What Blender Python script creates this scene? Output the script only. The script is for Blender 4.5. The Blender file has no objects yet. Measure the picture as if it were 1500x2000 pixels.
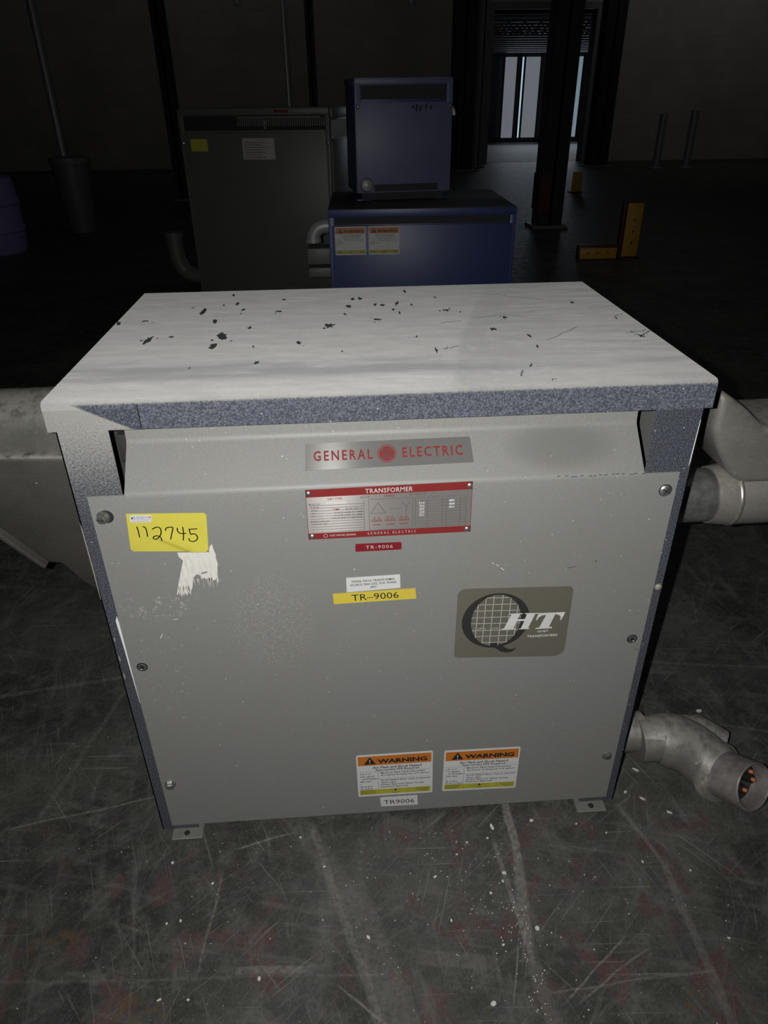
import bpy, bmesh, math, random
from mathutils import Vector, Matrix
random.seed(7)
SC = bpy.context.scene
COL = SC.collection

# ------------------------------------------------------------------ camera
f_px, cx, cy, cz, pit, yaw, rol = 1366.10, -0.0538, -0.7693, 1.0590, 0.5318, -0.0614, -0.0130
fwd = Vector((-math.sin(yaw)*math.cos(pit), math.cos(yaw)*math.cos(pit), -math.sin(pit)))
rt = Vector((math.cos(yaw), math.sin(yaw), 0)); up = rt.cross(fwd)
rt2 = rt*math.cos(rol) + up*math.sin(rol); up2 = -rt*math.sin(rol) + up*math.cos(rol)
cam = bpy.data.cameras.new('camera'); cam_o = bpy.data.objects.new('camera', cam); COL.objects.link(cam_o)
m = Matrix((rt2, up2, -fwd)).transposed().to_4x4(); m.translation = Vector((cx, cy, cz))
cam_o.matrix_world = m
cam.sensor_fit = 'VERTICAL'; cam.sensor_height = 24.0; cam.sensor_width = 18.0
cam.lens = f_px*24.0/2000.0; cam.clip_start = 0.05; cam.clip_end = 100
SC.camera = cam_o
# ------------------------------------------------------------------ light and exposure
SC.view_settings.view_transform = 'Standard'; SC.view_settings.look = 'None'
SC.view_settings.gamma = 1.0; SC.view_settings.exposure = 0.0
try: SC.view_settings.use_curve_mapping = False
except Exception: pass
w = bpy.data.worlds.new('dark_room'); SC.world = w; w.use_nodes = True
w.node_tree.nodes['Background'].inputs[0].default_value = (0.75, 0.8, 1.0, 1)
w.node_tree.nodes['Background'].inputs[1].default_value = 0.004
fl = bpy.data.lights.new('phone_flash', 'SPOT'); fl.energy = 52.0; fl.color = (1.0, 0.995, 0.975)
fl.spot_size = math.radians(142); fl.spot_blend = 1.0
fl.shadow_soft_size = 0.004
flo = bpy.data.objects.new('phone_flash', fl); COL.objects.link(flo)
mf = m.copy(); mf.translation = Vector((cx, cy, cz)) - rt2*0.034 + up2*0.006; flo.matrix_world = mf
day = bpy.data.lights.new('far_room_daylight', 'AREA'); day.shape = 'RECTANGLE'; day.size = 3.0; day.size_y = 2.0
day.energy = 26.0; day.color = (0.75, 0.87, 1.0)
dayo = bpy.data.objects.new('far_room_daylight', day); COL.objects.link(dayo)
dayo.location = (6.0, 20.2, 1.6); dayo.rotation_euler = (math.radians(-90), 0, 0)

for hx, he in ((6.6, 8.0), (-1.2, 2.8), (-5.5, 1.3)):      # unseen fill lamps, added to lift the back wall out of black
    hb = bpy.data.lights.new('wall_fill_light', 'AREA'); hb.shape = 'RECTANGLE'; hb.size = 3.0; hb.size_y = 0.3; hb.energy = he; hb.color = (1.0, 0.97, 0.95)
    hbo = bpy.data.objects.new('wall_fill_light', hb); COL.objects.link(hbo); hbo.location = (hx, 11.2, 4.45); hbo.rotation_euler = (math.radians(58), 0, 0)

am = bpy.data.lights.new('overhead_fill_light', 'AREA'); am.shape = 'RECTANGLE'; am.size = 4.0; am.size_y = 4.0; am.energy = 6.0; am.color = (0.95, 0.97, 1.0)  # unseen overhead fill lamp, added as low general ambience
amo = bpy.data.objects.new('overhead_fill_light', am); COL.objects.link(amo); amo.location = (2.0, 5.0, 4.5)

# ------------------------------------------------------------------ node helper
class M:
    def __init__(s, name):
        s.m = bpy.data.materials.new(name); s.m.use_nodes = True
        s.t = s.m.node_tree; s.b = s.t.nodes['Principled BSDF']
        s._co = None
    def n(s, typ, **k):
        x = s.t.nodes.new(typ)
        for a, v in k.items(): setattr(x, a, v)
        return x
    def lk(s, v, sock):
        if hasattr(v, 'is_output') or isinstance(v, bpy.types.NodeSocket): s.t.links.new(v, sock)
        elif isinstance(v, (tuple, list)) and len(v) == 3 and sock.type == 'RGBA': sock.default_value = (*v, 1)
        else: sock.default_value = v
    def co(s):
        if s._co is None: s._co = s.n('ShaderNodeTexCoord').outputs['Object']
        return s._co
    def xyz(s, v=None):
        x = s.n('ShaderNodeSeparateXYZ'); s.lk(v or s.co(), x.inputs[0]); return x.outputs
    def mth(s, op, a, b=0.0, c=0.0, clamp=False):
        x = s.n('ShaderNodeMath', operation=op, use_clamp=clamp)
        s.lk(a, x.inputs[0]); s.lk(b, x.inputs[1]); s.lk(c, x.inputs[2]); return x.outputs[0]
    def scl(s, sx, sy, sz, rot=(0, 0, 0), v=None):
        v = v or s.co()
        if any(rot):
            r = s.n('ShaderNodeMapping'); s.lk(v, r.inputs[0]); r.inputs['Rotation'].default_value = rot; v = r.outputs[0]
        x = s.n('ShaderNodeMapping'); s.lk(v, x.inputs[0]); x.inputs['Scale'].default_value = (sx, sy, sz); return x.outputs[0]
    def noise(s, scale, det=4, rough=.6, v=None, col=False):
        x = s.n('ShaderNodeTexNoise'); s.lk(v or s.co(), x.inputs['Vector'])
        x.inputs['Scale'].default_value = scale; x.inputs['Detail'].default_value = det; x.inputs['Roughness'].default_value = rough
        return x.outputs['Color' if col else 0]
    def vor(s, scale, v=None, rnd=1):
        x = s.n('ShaderNodeTexVoronoi'); s.lk(v or s.co(), x.inputs['Vector']); x.inputs['Scale'].default_value = scale
        return x.outputs['Distance'], x.outputs['Color']
    def mr(s, v, a, b, c=0., d=1., smooth=True):
        x = s.n('ShaderNodeMapRange', interpolation_type='SMOOTHSTEP' if smooth else 'LINEAR')
        s.lk(v, x.inputs[0])
        if a > b: a, b, c, d = b, a, d, c
        for i, q in enumerate((a, b, c, d)): x.inputs[1+i].default_value = q
        return x.outputs[0]
    def mix(s, fac, a, b):
        x = s.n('ShaderNodeMix', data_type='RGBA'); s.lk(fac, x.inputs[0]); s.lk(a, x.inputs[6]); s.lk(b, x.inputs[7]); return x.outputs[2]
    def mul(s, *a):
        r = a[0]
        for q in a[1:]: r = s.mth('MULTIPLY', r, q)
        return r
    def base(s, c): s.lk(c, s.b.inputs['Base Color']); return s
    def p(s, rough=.5, metal=0., spec=.5, dr=0., sheen=0.):
        s.lk(rough, s.b.inputs['Roughness']); s.lk(metal, s.b.inputs['Metallic'])
        s.lk(spec, s.b.inputs['Specular IOR Level'])
        s.lk(dr, s.b.inputs['Diffuse Roughness']); s.lk(sheen, s.b.inputs['Sheen Weight'])
        return s
    def bump(s, h, st=.2, d=.001):
        x = s.n('ShaderNodeBump'); x.inputs['Strength'].default_value = st; x.inputs['Distance'].default_value = d
        s.lk(h, x.inputs['Height']); s.t.links.new(x.outputs[0], s.b.inputs['Normal']); return s
    def specks(s, scale, size, keep):
        d, c = s.vor(scale); r = s.xyz(c)[0]
        return s.mul(s.mr(d, size, size*.6), s.mth('GREATER_THAN', r, keep))

def plain(name, c, rough=.5, metal=0., var=.15, scale=60., spec=.5):
    k = M(name); n_ = k.noise(scale, 4)
    a = tuple(q*(1-var) for q in c); b = tuple(min(1, q*(1+var)) for q in c)
    k.base(k.mix(n_, a, b)).p(rough, metal, spec); return k.m

# grey enamel of the sheet metal
def enamel(name, c, dusty=True):
    k = M(name)
    mot = k.noise(5, 5, .6); fine = k.noise(420, 2, .5)
    col = k.mix(k.mr(mot, .35, .75), c, (c[0]*1.01, c[1]*1.0, c[2]*.92))
    col = k.mix(k.mul(k.mr(fine, .35, .8), .16), col, (c[0]*1.4, c[1]*1.4, c[2]*1.4))
    if dusty:
        o = k.xyz()
        # rubbed, powdery smears left of the middle of the door
        ell = k.mth('ADD', k.mth('POWER', k.mth('DIVIDE', k.mth('ADD', o[0], .165), .07), 2.), k.mth('POWER', k.mth('DIVIDE', k.mth('SUBTRACT', o[2], .435), .10), 2.))
        g = k.mr(k.noise(260, 3, .7), .48, .66)
        col = k.mix(k.mul(k.mr(ell, 1.1, .1), g, .34), col, (.34, .33, .30))
        ell2 = k.mth('ADD', k.mth('POWER', k.mth('DIVIDE', k.mth('ADD', o[0], .315), .055), 2.), k.mth('POWER', k.mth('DIVIDE', k.mth('SUBTRACT', o[2], .475), .022), 2.))
        col = k.mix(k.mul(k.mr(ell2, 1.2, .3), k.mr(k.noise(190, 3, .7), .55, .66), .55), col, (.42, .41, .39))
        ell3 = k.mth('ADD', k.mth('POWER', k.mth('DIVIDE', k.mth('ADD', o[0], .325), .04), 2.), k.mth('POWER', k.mth('DIVIDE', k.mth('SUBTRACT', o[2], .36), .09), 2.))
        col = k.mix(k.mul(k.mr(ell3, 1.2, .2), k.mr(k.noise(150, 3, .7), .60, .69), .5), col, (.42, .41, .39))
        # settled dust, thicker towards the bent shelf at the top
        col = k.mix(k.mul(k.mr(o[2], .55, .72), k.mr(k.noise(480, 3, .7), .3, .7), .26), col, (.30, .295, .27))
        # soft, hand-sized dark ellipse at the right end of the shelf
        sm = k.mth('ADD', k.mth('POWER', k.mth('DIVIDE', k.mth('SUBTRACT', o[0], .222), .075), 2.), k.mth('POWER', k.mth('DIVIDE', k.mth('SUBTRACT', o[2], .676), .024), 2.))
        col = k.mix(k.mul(k.mr(sm, 1.3, .1), .5), col, (.10, .10, .092))
        col = k.mix(k.mul(k.specks(46, .055, .62), .85), col, (.5, .5, .47))
        col = k.mix(k.mul(k.specks(120, .13, .86), .6), col, (.42, .42, .4))
        col = k.mix(k.mul(k.specks(21, .035, .8), .8), col, (.05, .05, .048))
    k.base(col).p(.52, 0, .4)
    k.bump(k.noise(900, 2), .12, .0004)
    return k.m

# blue-grey speckled finish of the frame, with white dust where it has settled
def frame_mat():
    k = M('speckled_frame_steel'); o = k.xyz()
    g1 = k.noise(520, 2, .7); g2 = k.noise(9, 4)
    col = k.mix(k.mr(g1, .4, .66), (.034, .039, .052), (.115, .122, .142))
    col = k.mix(k.mul(k.mr(g2, .4, .7), .4), col, (.05, .05, .055))
    col = k.mix(k.mul(k.specks(90, .1, .62), .75), col, (.5, .5, .48))
    # dust band on the left corner: below a slanting wiped edge, thinning downwards
    ln = k.mth('SUBTRACT', k.mth('SUBTRACT', .770, k.mth('MULTIPLY', k.mth('ADD', o[0], .368), .5)), o[2])
    left = k.mul(k.mr(ln, .0, .003), k.mr(o[0], -.22, -.26))
    thick = k.mth('ADD', k.mr(o[2], .56, .83), k.mth('MULTIPLY', k.mth('SUBTRACT', k.noise(450, 3, .7), .5), 1.5), clamp=True)
    left = k.mul(left, k.mr(thick, .1, .8))
    col = k.mix(k.mul(left, .9), col, (.30, .295, .275))
    # dust on the rounded top fold
    fold = k.mul(k.mr(o[2], .752, .763), k.mr(k.noise(300, 3, .7), .3, .6))
    fold = k.mul(fold, k.mr(o[1], -.0005, .004))
    col = k.mix(k.mul(fold, .9), col, (.46, .44, .38))
    k.base(col).p(.42, .15, .5); k.bump(g1, .35, .0006)
    return k.m

def top_dust():
    k = M('dusty_lid_top'); o = k.xyz()
    nrm = k.n('ShaderNodeNewGeometry').outputs['Normal']; nz = k.xyz(nrm)[2]
    # wiping streaks run mostly along the long side
    st = k.noise(12, 6, .72, k.scl(1.3, 4.5, 1, (0, 0, .06)))
    st2 = k.noise(40, 5, .75, k.scl(.5, 9, 1, (0, 0, -.05)))
    fine = k.noise(330, 3, .7)
    d = k.mix(k.mr(st, .34, .74), (.262, .260, .255), (.325, .322, .316))
    d = k.mix(k.mul(k.mr(st2, .60, .76), k.mr(k.noise(4, 3), .42, .62), .5), d, (.12, .122, .13))
    d = k.mix(k.mul(k.mr(k.noise(700, 2, .7), .45, .75), .3), d, (.19, .19, .192))
    d = k.mix(k.mul(k.mr(fine, .5, .78), .3), d, (.17, .17, .175))
    # older rubbed band of thin dust near the front edge; darker area right of a curved edge
    fr = k.mul(k.mr(o[1], .045, .075), k.mr(o[1], .145, .10), k.mr(k.noise(7, 4, .6, k.scl(.6, 3, 1)), .35, .6))
    d = k.mix(k.mul(fr, .7), d, (.15, .152, .155))
    ex = k.mth('SUBTRACT', o[0], k.mth('ADD', .078, k.mth('MULTIPLY', k.mth('POWER', k.mth('MAXIMUM', o[1], 0.), 1.35), .34)))
    arc = k.mul(k.mr(ex, -.004, .010), k.mr(o[0], .36, .10), k.mr(k.noise(60, 4), .2, .55))
    d = k.mix(k.mul(arc, .42), d, (.16, .162, .166))
    rr = k.mul(k.mr(o[0], .0, .38), k.mr(k.noise(11, 5, .65, k.scl(.6, 5, 1)), .42, .66))
    d = k.mix(k.mul(rr, .5), d, (.19, .19, .194))
    d = k.mix(k.mul(k.mr(o[1], .07, .0), k.mr(k.noise(240, 3, .7), .45, .62), .6), d, (.27, .262, .235))
    # bare speckled metal where the sheet folds down
    g1 = k.noise(520, 2, .7)
    bare = k.mix(k.mr(g1, .38, .66), (.036, .041, .056), (.12, .127, .15))
    bare = k.mix(k.mul(k.specks(90, .1, .62), .75), bare, (.5, .5, .48))
    ln = k.mth('SUBTRACT', k.mth('SUBTRACT', .770, k.mth('MULTIPLY', k.mth('ADD', o[0], .368), .5)), o[2])
    left = k.mul(k.mr(ln, .0, .004), k.mr(o[0], -.24, -.27), k.mr(k.noise(450, 3, .7), .18, .42))
    bare = k.mix(k.mul(left, .9), bare, (.30, .295, .275))
    keep = k.mr(k.mth('ADD', nz, k.mul(k.mth('SUBTRACT', k.noise(320, 3, .7), .5), .5)), .12, .55)
    col = k.mix(keep, bare, d)
    k.base(col).p(.7, 0, .25, 1.0, 0.); k.bump(fine, .2, .0005)
    return k.m

def galv(name, c, rough=.38, metal=.85):
    k = M(name)
    d, cc = k.vor(70); n_ = k.noise(35, 5)
    col = k.mix(k.mr(n_, .3, .7), tuple(q*.6 for q in c), tuple(min(1, q*1.25) for q in c))
    col = k.mix(k.mul(k.xyz(cc)[0], .3), col, tuple(q*.5 for q in c))
    k.base(col).p(rough, metal); k.bump(k.noise(180, 4), .25, .0006); return k.m

def cast_alu(name='cast_aluminium', q=1.):
    k = M(name)
    n_ = k.noise(7, 5, .65); g = k.noise(240, 3, .65)
    col = k.mix(k.mr(n_, .32, .7), (.115*q, .115*q, .100*q), (.170*q, .162*q, .145*q))
    col = k.mix(k.mul(k.mr(k.noise(4, 3), .5, .72), .5), col, (.155*q, .128*q, .120*q))
    col = k.mix(k.mul(k.mr(g, .5, .75), .35), col, (.24*q, .235*q, .215*q))
    col = k.mix(k.mul(k.specks(38, .06, .66), .9), col, (.62, .62, .58))
    nz = k.xyz(k.n('ShaderNodeNewGeometry').outputs['Normal'])[2]
    col = k.mix(k.mul(k.mr(nz, .2, .8), k.mr(k.noise(60, 4), .3, .6), .6), col, (.34, .33, .29))
    k.base(col).p(.55, .25); k.bump(g, .3, .0008); return k.m

def brushed(name, c, metal=.40, rough=.30, tang=(0, 1)):
    k = M(name)
    n_ = k.noise(60, 3, .6, k.scl(1, 1, 60))
    k.base(k.mix(n_, tuple(q*.85 for q in c), c)).p(rough, metal)
    cx_ = k.n('ShaderNodeCombineXYZ'); cx_.inputs[0].default_value = 0; cx_.inputs[1].default_value = tang[0]; cx_.inputs[2].default_value = tang[1]
    k.b.inputs['Anisotropic'].default_value = 1.0
    k.t.links.new(cx_.outputs[0], k.b.inputs['Tangent']); return k.m

def seg(k, o, a, b, w, f):
    L = math.hypot(b[0]-a[0], b[1]-a[1]); dx, dy = (b[0]-a[0])/L, (b[1]-a[1])/L
    px = k.mth('SUBTRACT', o[0], a[0]); py = k.mth('SUBTRACT', o[1], a[1])
    d = k.mth('ABSOLUTE', k.mth('ADD', k.mth('MULTIPLY', px, -dy), k.mth('MULTIPLY', py, dx)))
    t = k.mth('ADD', k.mth('MULTIPLY', px, dx), k.mth('MULTIPLY', py, dy))
    return k.mul(k.mr(d, w+f, w), k.mr(t, -.01, .02), k.mr(t, L+.01, L-.02))

def floor_mat():
    k = M('worn_sealed_concrete'); 
    # slightly warped coordinates so that the marks are not ruler straight
    wv = k.n('ShaderNodeVectorMath', operation='MULTIPLY_ADD'); k.lk(k.noise(9, 3, .6, None, True), wv.inputs[0]); wv.inputs[1].default_value = (.014, .014, 0); k.lk(k.co(), wv.inputs[2])
    o = k.xyz(wv.outputs[0])
    n1 = k.noise(3.2, 6, .62); n2 = k.noise(21, 5, .7); n3 = k.noise(150, 4, .75)
    col = k.mix(k.mr(n1, .36, .68), (.022, .022, .020), (.066, .066, .059))
    col = k.mix(k.mul(k.mr(n2, .44, .66), .6), col, (.085, .085, .077))
    red = k.mul(k.mr(k.noise(13, 3, .55), .545, .61), k.mr(k.noise(70, 3), .3, .5))
    red = k.mul(red, k.mr(o[1], .05, -.06))
    col = k.mix(k.mul(red, .9), col, (.072, .040, .036))
    blu = k.mul(k.mr(k.noise(16, 3, .55, k.scl(1, 1, 1, (0, 0, 1.3))), .58, .64), k.mr(k.noise(70, 3), .3, .5))
    col = k.mix(k.mul(blu, .6), col, (.040, .041, .050))
    col = k.mix(k.mul(k.mr(k.noise(480, 3, .75), .48, .7), .5), col, (.10, .10, .092))
    col = k.mix(k.mul(k.mr(k.noise(330, 3, .75, k.scl(1, .4, 1, (0, 0, .2))), .52, .34), .5), col, (.020, .020, .018))
    col = k.mix(k.mul(k.mr(n3, .5, .74), .35), col, (.115, .113, .102))
    # dust wipes
    for rot, th, amt, sx, sy in ((.25, .58, .45, 1.2, 8), (1.45, .58, .45, 1.2, 8), (-.5, .60, .4, 1, 12), (2.2, .6, .4, 1, 10)):
        col = k.mix(k.mul(k.mr(k.noise(4, 6, .72, k.scl(sx, sy, 1, (0, 0, rot))), th-.06, th+.12), amt), col, (.125, .124, .115))
    # fine scratches
    for rot, sc in ((.05, 30), (1.9, 26), (.9, 28), (-.6, 34), (1.2, 40), (2.4, 36)):
        s_ = k.noise(sc*.12, 3, .5, k.scl(1.2, 60, 1, (0, 0, rot)))
        gate = k.mr(k.noise(3.5, 3, .6, k.scl(1, 1, 1, (0, 0, rot*2))), .42, .60)
        col = k.mix(k.mul(k.mr(s_, .64, .70), gate, .5), col, (.19, .188, .175))
    gr = k.mr(k.noise(130, 5, .75), .26, .66)
    D = (.125, .122, .11)
    for a, b, w_, f_, am in (((-.16, .02), (-.06, -.15), .012, .012, .55), ((-.075, -.10), (-.0, -.33), .018, .014, .55),
                             ((-.13, .0), (-.025, -.335), .004, .004, .3), ((-.10, -.12), (-.12, -.30), .006, .012, .3),
                             ((.207, .03), (.2045, -.10), .0048, .003, .75), ((.204, -.09), (.186, -.225), .005, .007, .55), ((.186, -.22), (.204, -.36), .006, .007, .6),
                             ((.172, -.05), (.19, -.25), .0022, .003, .5), ((.436, -.10), (.432, -.36), .003, .006, .32), ((.40, .0), (.436, -.12), .002, .003, .4),
                             ((-.58, -.215), (-.02, -.245), .0012, .0015, .18), ((-.40, -.10), (-.36, -.31), .0014, .0016, .2), ((-.27, -.07), (-.285, -.225), .0012, .0018, .4),
                             ((.02, -.222), (.135, -.243), .008, .005, .55), ((-.24, -.225), (-.12, -.232), .004, .003, .5), ((-.25, -.035), (-.16, -.012), .0012, .001, .7),
                             ((.22, -.30), (.33, -.22), .001, .001, .6), ((.24, -.30), (.36, -.235), .001, .001, .5), ((.2, -.285), (.44, -.272), .001, .001, .35),
                             ((-.09, -.255), (-.02, -.31), .001, .0012, .6), ((-.9, .33), (-.40, .41), .004, .003, .3), ((-.65, .03), (-.33, .09), .0014, .0014, .5),
                             ((-.60, .04), (-.46, .62), .003, .004, .25), ((.52, .2), (.95, .08), .002, .002, .3), ((.47, .36), (.95, .29), .002, .003, .25)):
        col = k.mix(k.mul(seg(k, o, a, b, w_, f_), gr, am), col, tuple(q*(1.7 if w_ < .006 else 1.0) for q in D))
    # rusty brown stains close to the viewer
    for sx, sy, r_ in ((.02, -.315, .022), (.40, -.31, .03), (-.50, -.17, .05), (-.36, -.27, .05)):
        e = k.mth('ADD', k.mth('POWER', k.mth('DIVIDE', k.mth('SUBTRACT', o[0], sx), r_), 2.), k.mth('POWER', k.mth('DIVIDE', k.mth('SUBTRACT', o[1], sy), r_*.6), 2.))
        col = k.mix(k.mul(k.mr(e, 1.2, .2), k.mr(k.noise(45, 4), .45, .62), .75), col, (.085, .062, .035))
    col = k.mix(k.mul(k.specks(60, .08, .80), .8), col, (.33, .33, .31))
    col = k.mix(k.mul(k.specks(150, .16, .93), .7), col, (.30, .30, .28))
    k.base(col).p(k.mr(n2, .3, .7, .42, .62), 0, .35); k.bump(n3, .25, .001); return k.m

# ------------------------------------------------------------------ mesh helpers
def obj(name, bm, mats, parent=None, smooth=True, ang=35, tri=False):
    me = bpy.data.meshes.new(name)
    bmesh.ops.recalc_face_normals(bm, faces=bm.faces)
    bm.to_mesh(me); bm.free()
    for q in (mats if isinstance(mats, (list, tuple)) else [mats]): me.materials.append(q)
    if smooth:
        for p_ in me.polygons: p_.use_smooth = True
        me.set_sharp_from_angle(angle=math.radians(ang))
    o = bpy.data.objects.new(name, me); COL.objects.link(o)
    if parent: o.parent = parent
    return o
def tag(o, label=None, cat=None, group=None, kind=None):
    if label: o['label'] = label
    if cat: o['category'] = cat
    if group: o['group'] = group
    if kind: o['kind'] = kind
    return o
def thing(name, label, cat, loc=(0, 0, 0), rz=0, group=None):
    o = bpy.data.objects.new(name, None); COL.objects.link(o); o.location = loc; o.rotation_euler = (0, 0, rz); o.empty_display_size = .1
    return tag(o, label, cat, group)
def struct(name, bm, mt, **k): return tag(obj(name, bm, mt, None, **k), kind='structure')
def B(): return bmesh.new()
def box(bm, x0, x1, y0, y1, z0, z1, bev=0, mi=0, seg_=2):
    t = B(); bmesh.ops.create_cube(t, size=1)
    for v in t.verts: v.co = Vector(((x0+x1)/2+v.co.x*(x1-x0), (y0+y1)/2+v.co.y*(y1-y0), (z0+z1)/2+v.co.z*(z1-z0)))
    if bev: bmesh.ops.bevel(t, geom=t.edges[:], offset=bev, segments=seg_, affect='EDGES', profile=.5)
    merge(bm, t, mi); return bm
def merge(bm, t, mi=0, mat=None):
    if mat is not None: bmesh.ops.transform(t, matrix=mat, verts=t.verts)
    vm = {v: bm.verts.new(v.co) for v in t.verts}
    for f in t.faces:
        try:
            nf = bm.faces.new([vm[v] for v in f.verts]); nf.material_index = mi if mi else f.material_index
        except ValueError: pass
    t.free()
def basis(d):
    d = Vector(d).normalized(); a = Vector((0, 0, 1)) if abs(d.z) < .9 else Vector((1, 0, 0))
    u = d.cross(a).normalized(); return d, u, d.cross(u)
def lathe(bm, o, d, prof, seg_=40, mi=0, cap=True):
    d, u, v = basis(d); o = Vector(o); rings = []
    for h, r in prof:
        rings.append([bm.verts.new(o+d*h+(u*math.cos(2*math.pi*i/seg_)+v*math.sin(2*math.pi*i/seg_))*max(r, 1e-5)) for i in range(seg_)])
    for A, C in zip(rings, rings[1:]):
        for i in range(seg_):
            bm.faces.new((A[i], A[(i+1) % seg_], C[(i+1) % seg_], C[i])).material_index = mi
    if cap:
        bm.faces.new(rings[0][::-1]).material_index = mi; bm.faces.new(rings[-1]).material_index = mi
    return bm
def sweep(bm, pts, rad, seg_=28, mi=0, sq=1.0):
    pts = [Vector(p) for p in pts]; n_ = len(pts); rings = []
    d0, u, v = basis(pts[1]-pts[0])
    for i, p in enumerate(pts):
        d = (pts[min(i+1, n_-1)]-pts[max(i-1, 0)]).normalized()
        u = (u-d*u.dot(d)).normalized(); v = d.cross(u)
        r = rad[i] if isinstance(rad, (list, tuple)) else rad
        rings.append([bm.verts.new(p+(u*math.cos(2*math.pi*j/seg_)+v*math.sin(2*math.pi*j/seg_)*sq)*r) for j in range(seg_)])
    for A, C in zip(rings, rings[1:]):
        for i in range(seg_): bm.faces.new((A[i], A[(i+1) % seg_], C[(i+1) % seg_], C[i])).material_index = mi
    bm.faces.new(rings[0][::-1]).material_index = mi; bm.faces.new(rings[-1]).material_index = mi
    return bm
def prism(bm, poly, fn, lo, hi, bev=0, mi=0, seg_=3):
    t = B(); A = [t.verts.new(fn(a, b, lo)) for a, b in poly]; C = [t.verts.new(fn(a, b, hi)) for a, b in poly]
    f1 = t.faces.new(A); f2 = t.faces.new(C[::-1]); n_ = len(poly)
    for i in range(n_): t.faces.new((A[i], C[i], C[(i+1) % n_], A[(i+1) % n_]))
    bmesh.ops.recalc_face_normals(t, faces=t.faces)
    if bev: bmesh.ops.bevel(t, geom=[e for e in t.edges], offset=bev, segments=seg_, affect='EDGES', profile=.5, clamp_overlap=True)
    merge(bm, t, mi); return bm
XZ = lambda a, b, c: Vector((a, c, b))
YZ = lambda a, b, c: Vector((c, a, b))
XY = lambda a, b, c: Vector((a, b, c))
def poly(bm, pts3, mi=0):
    t = B(); f = t.faces.new([t.verts.new(p) for p in pts3]); f.normal_update(); bmesh.ops.triangulate(t, faces=[f]); merge(bm, t, mi)
def ribbon(bm, pts, w, fn, mi=0, round_=True):
    for a, b in zip(pts, pts[1:]):
        a_, b_ = Vector(a), Vector(b); d = (b_-a_)
        if d.length < 1e-7: continue
        n_ = Vector((-d.y, d.x)).normalized()*w/2
        poly(bm, [fn(*(a_+n_)), fn(*(b_+n_)), fn(*(b_-n_)), fn(*(a_-n_))], mi)
    if round_:
        for p in pts: poly(bm, [fn(p[0]+math.cos(i*math.pi/5)*w/2, p[1]+math.sin(i*math.pi/5)*w/2) for i in range(10)], mi)
def smoothpts(pts, it=2):
    for _ in range(it):
        q = [pts[0]]
        for a, b in zip(pts, pts[1:]):
            q += [tuple(a[i]*.75+b[i]*.25 for i in range(len(a))), tuple(a[i]*.25+b[i]*.75 for i in range(len(a)))]
        pts = q+[pts[-1]]
    return pts
# lettering: the built-in font turned into flat mesh, stretched into a box of the label
_tc = bpy.data.curves.new('lettering_source', 'FONT'); _to = bpy.data.objects.new('lettering_source', _tc); COL.objects.link(_to)
def letters(s, bold=0., res=2, shear=0., space=1.):
    _tc.body = s; _tc.offset = bold; _tc.resolution_u = res; _tc.shear = shear; _tc.space_character = space
    dg = bpy.context.evaluated_depsgraph_get(); e = _to.evaluated_get(dg); me = e.to_mesh()
    V = [(v.co.x, v.co.y) for v in me.vertices]; F = [tuple(p.vertices) for p in me.polygons]; e.to_mesh_clear()
    x0 = min(v[0] for v in V); x1 = max(v[0] for v in V); y0 = min(v[1] for v in V); y1 = max(v[1] for v in V)
    return [((a-x0)/(x1-x0), (b-y0)/(y1-y0)) for a, b in V], F
def text(bm, s, fn, u0, u1, v0, v1, mi=0, **k):
    V, F = letters(s, **k); vs = [bm.verts.new(fn(u0+(u1-u0)*a, v1+(v0-v1)*b)) for a, b in V]
    for f in F:
        try: bm.faces.new([vs[i] for i in f]).material_index = mi
        except ValueError: pass
def quad(c, y):   # corners TL TR BR BL as (x,z); u to the right, v downwards
    def fn(u, v, dy=0.):
        x = (1-v)*((1-u)*c[0][0]+u*c[1][0])+v*((1-u)*c[3][0]+u*c[2][0]); z = (1-v)*((1-u)*c[0][1]+u*c[1][1])+v*((1-u)*c[3][1]+u*c[2][1])
        return Vector((x, y+dy, z))
    return fn
def rect(bm, fn, u0, u1, v0, v1, mi=0): poly(bm, [fn(u0, v0), fn(u1, v0), fn(u1, v1), fn(u0, v1)], mi)
def rrect(w_, h_, r, n_=5):
    P = []
    for cx_, cy_, a0, rr in ((w_-r[1], r[1], -90, r[1]), (w_-r[2], h_-r[2], 0, r[2]), (r[3], h_-r[3], 90, r[3]), (r[0], r[0], 180, r[0])):
        for i in range(n_+1):
            a = math.radians(a0+90*i/n_); P.append(((cx_+math.cos(a)*rr)/w_, (cy_+math.sin(a)*rr)/h_))
    return P
def slab(bm, fn, r=(0.02,)*4, w_=1., h_=1., th=.0006, mi=0):
    P = rrect(w_, h_, r); t = B()
    A = [t.verts.new(fn(a, b)) for a, b in P]; C = [t.verts.new(fn(a, b, th)) for a, b in P]; n_ = len(P)
    t.faces.new(A); t.faces.new(C[::-1])
    for i in range(n_): t.faces.new((A[i], A[(i+1) % n_], C[(i+1) % n_], C[i]))
    merge(bm, t, mi)

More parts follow.
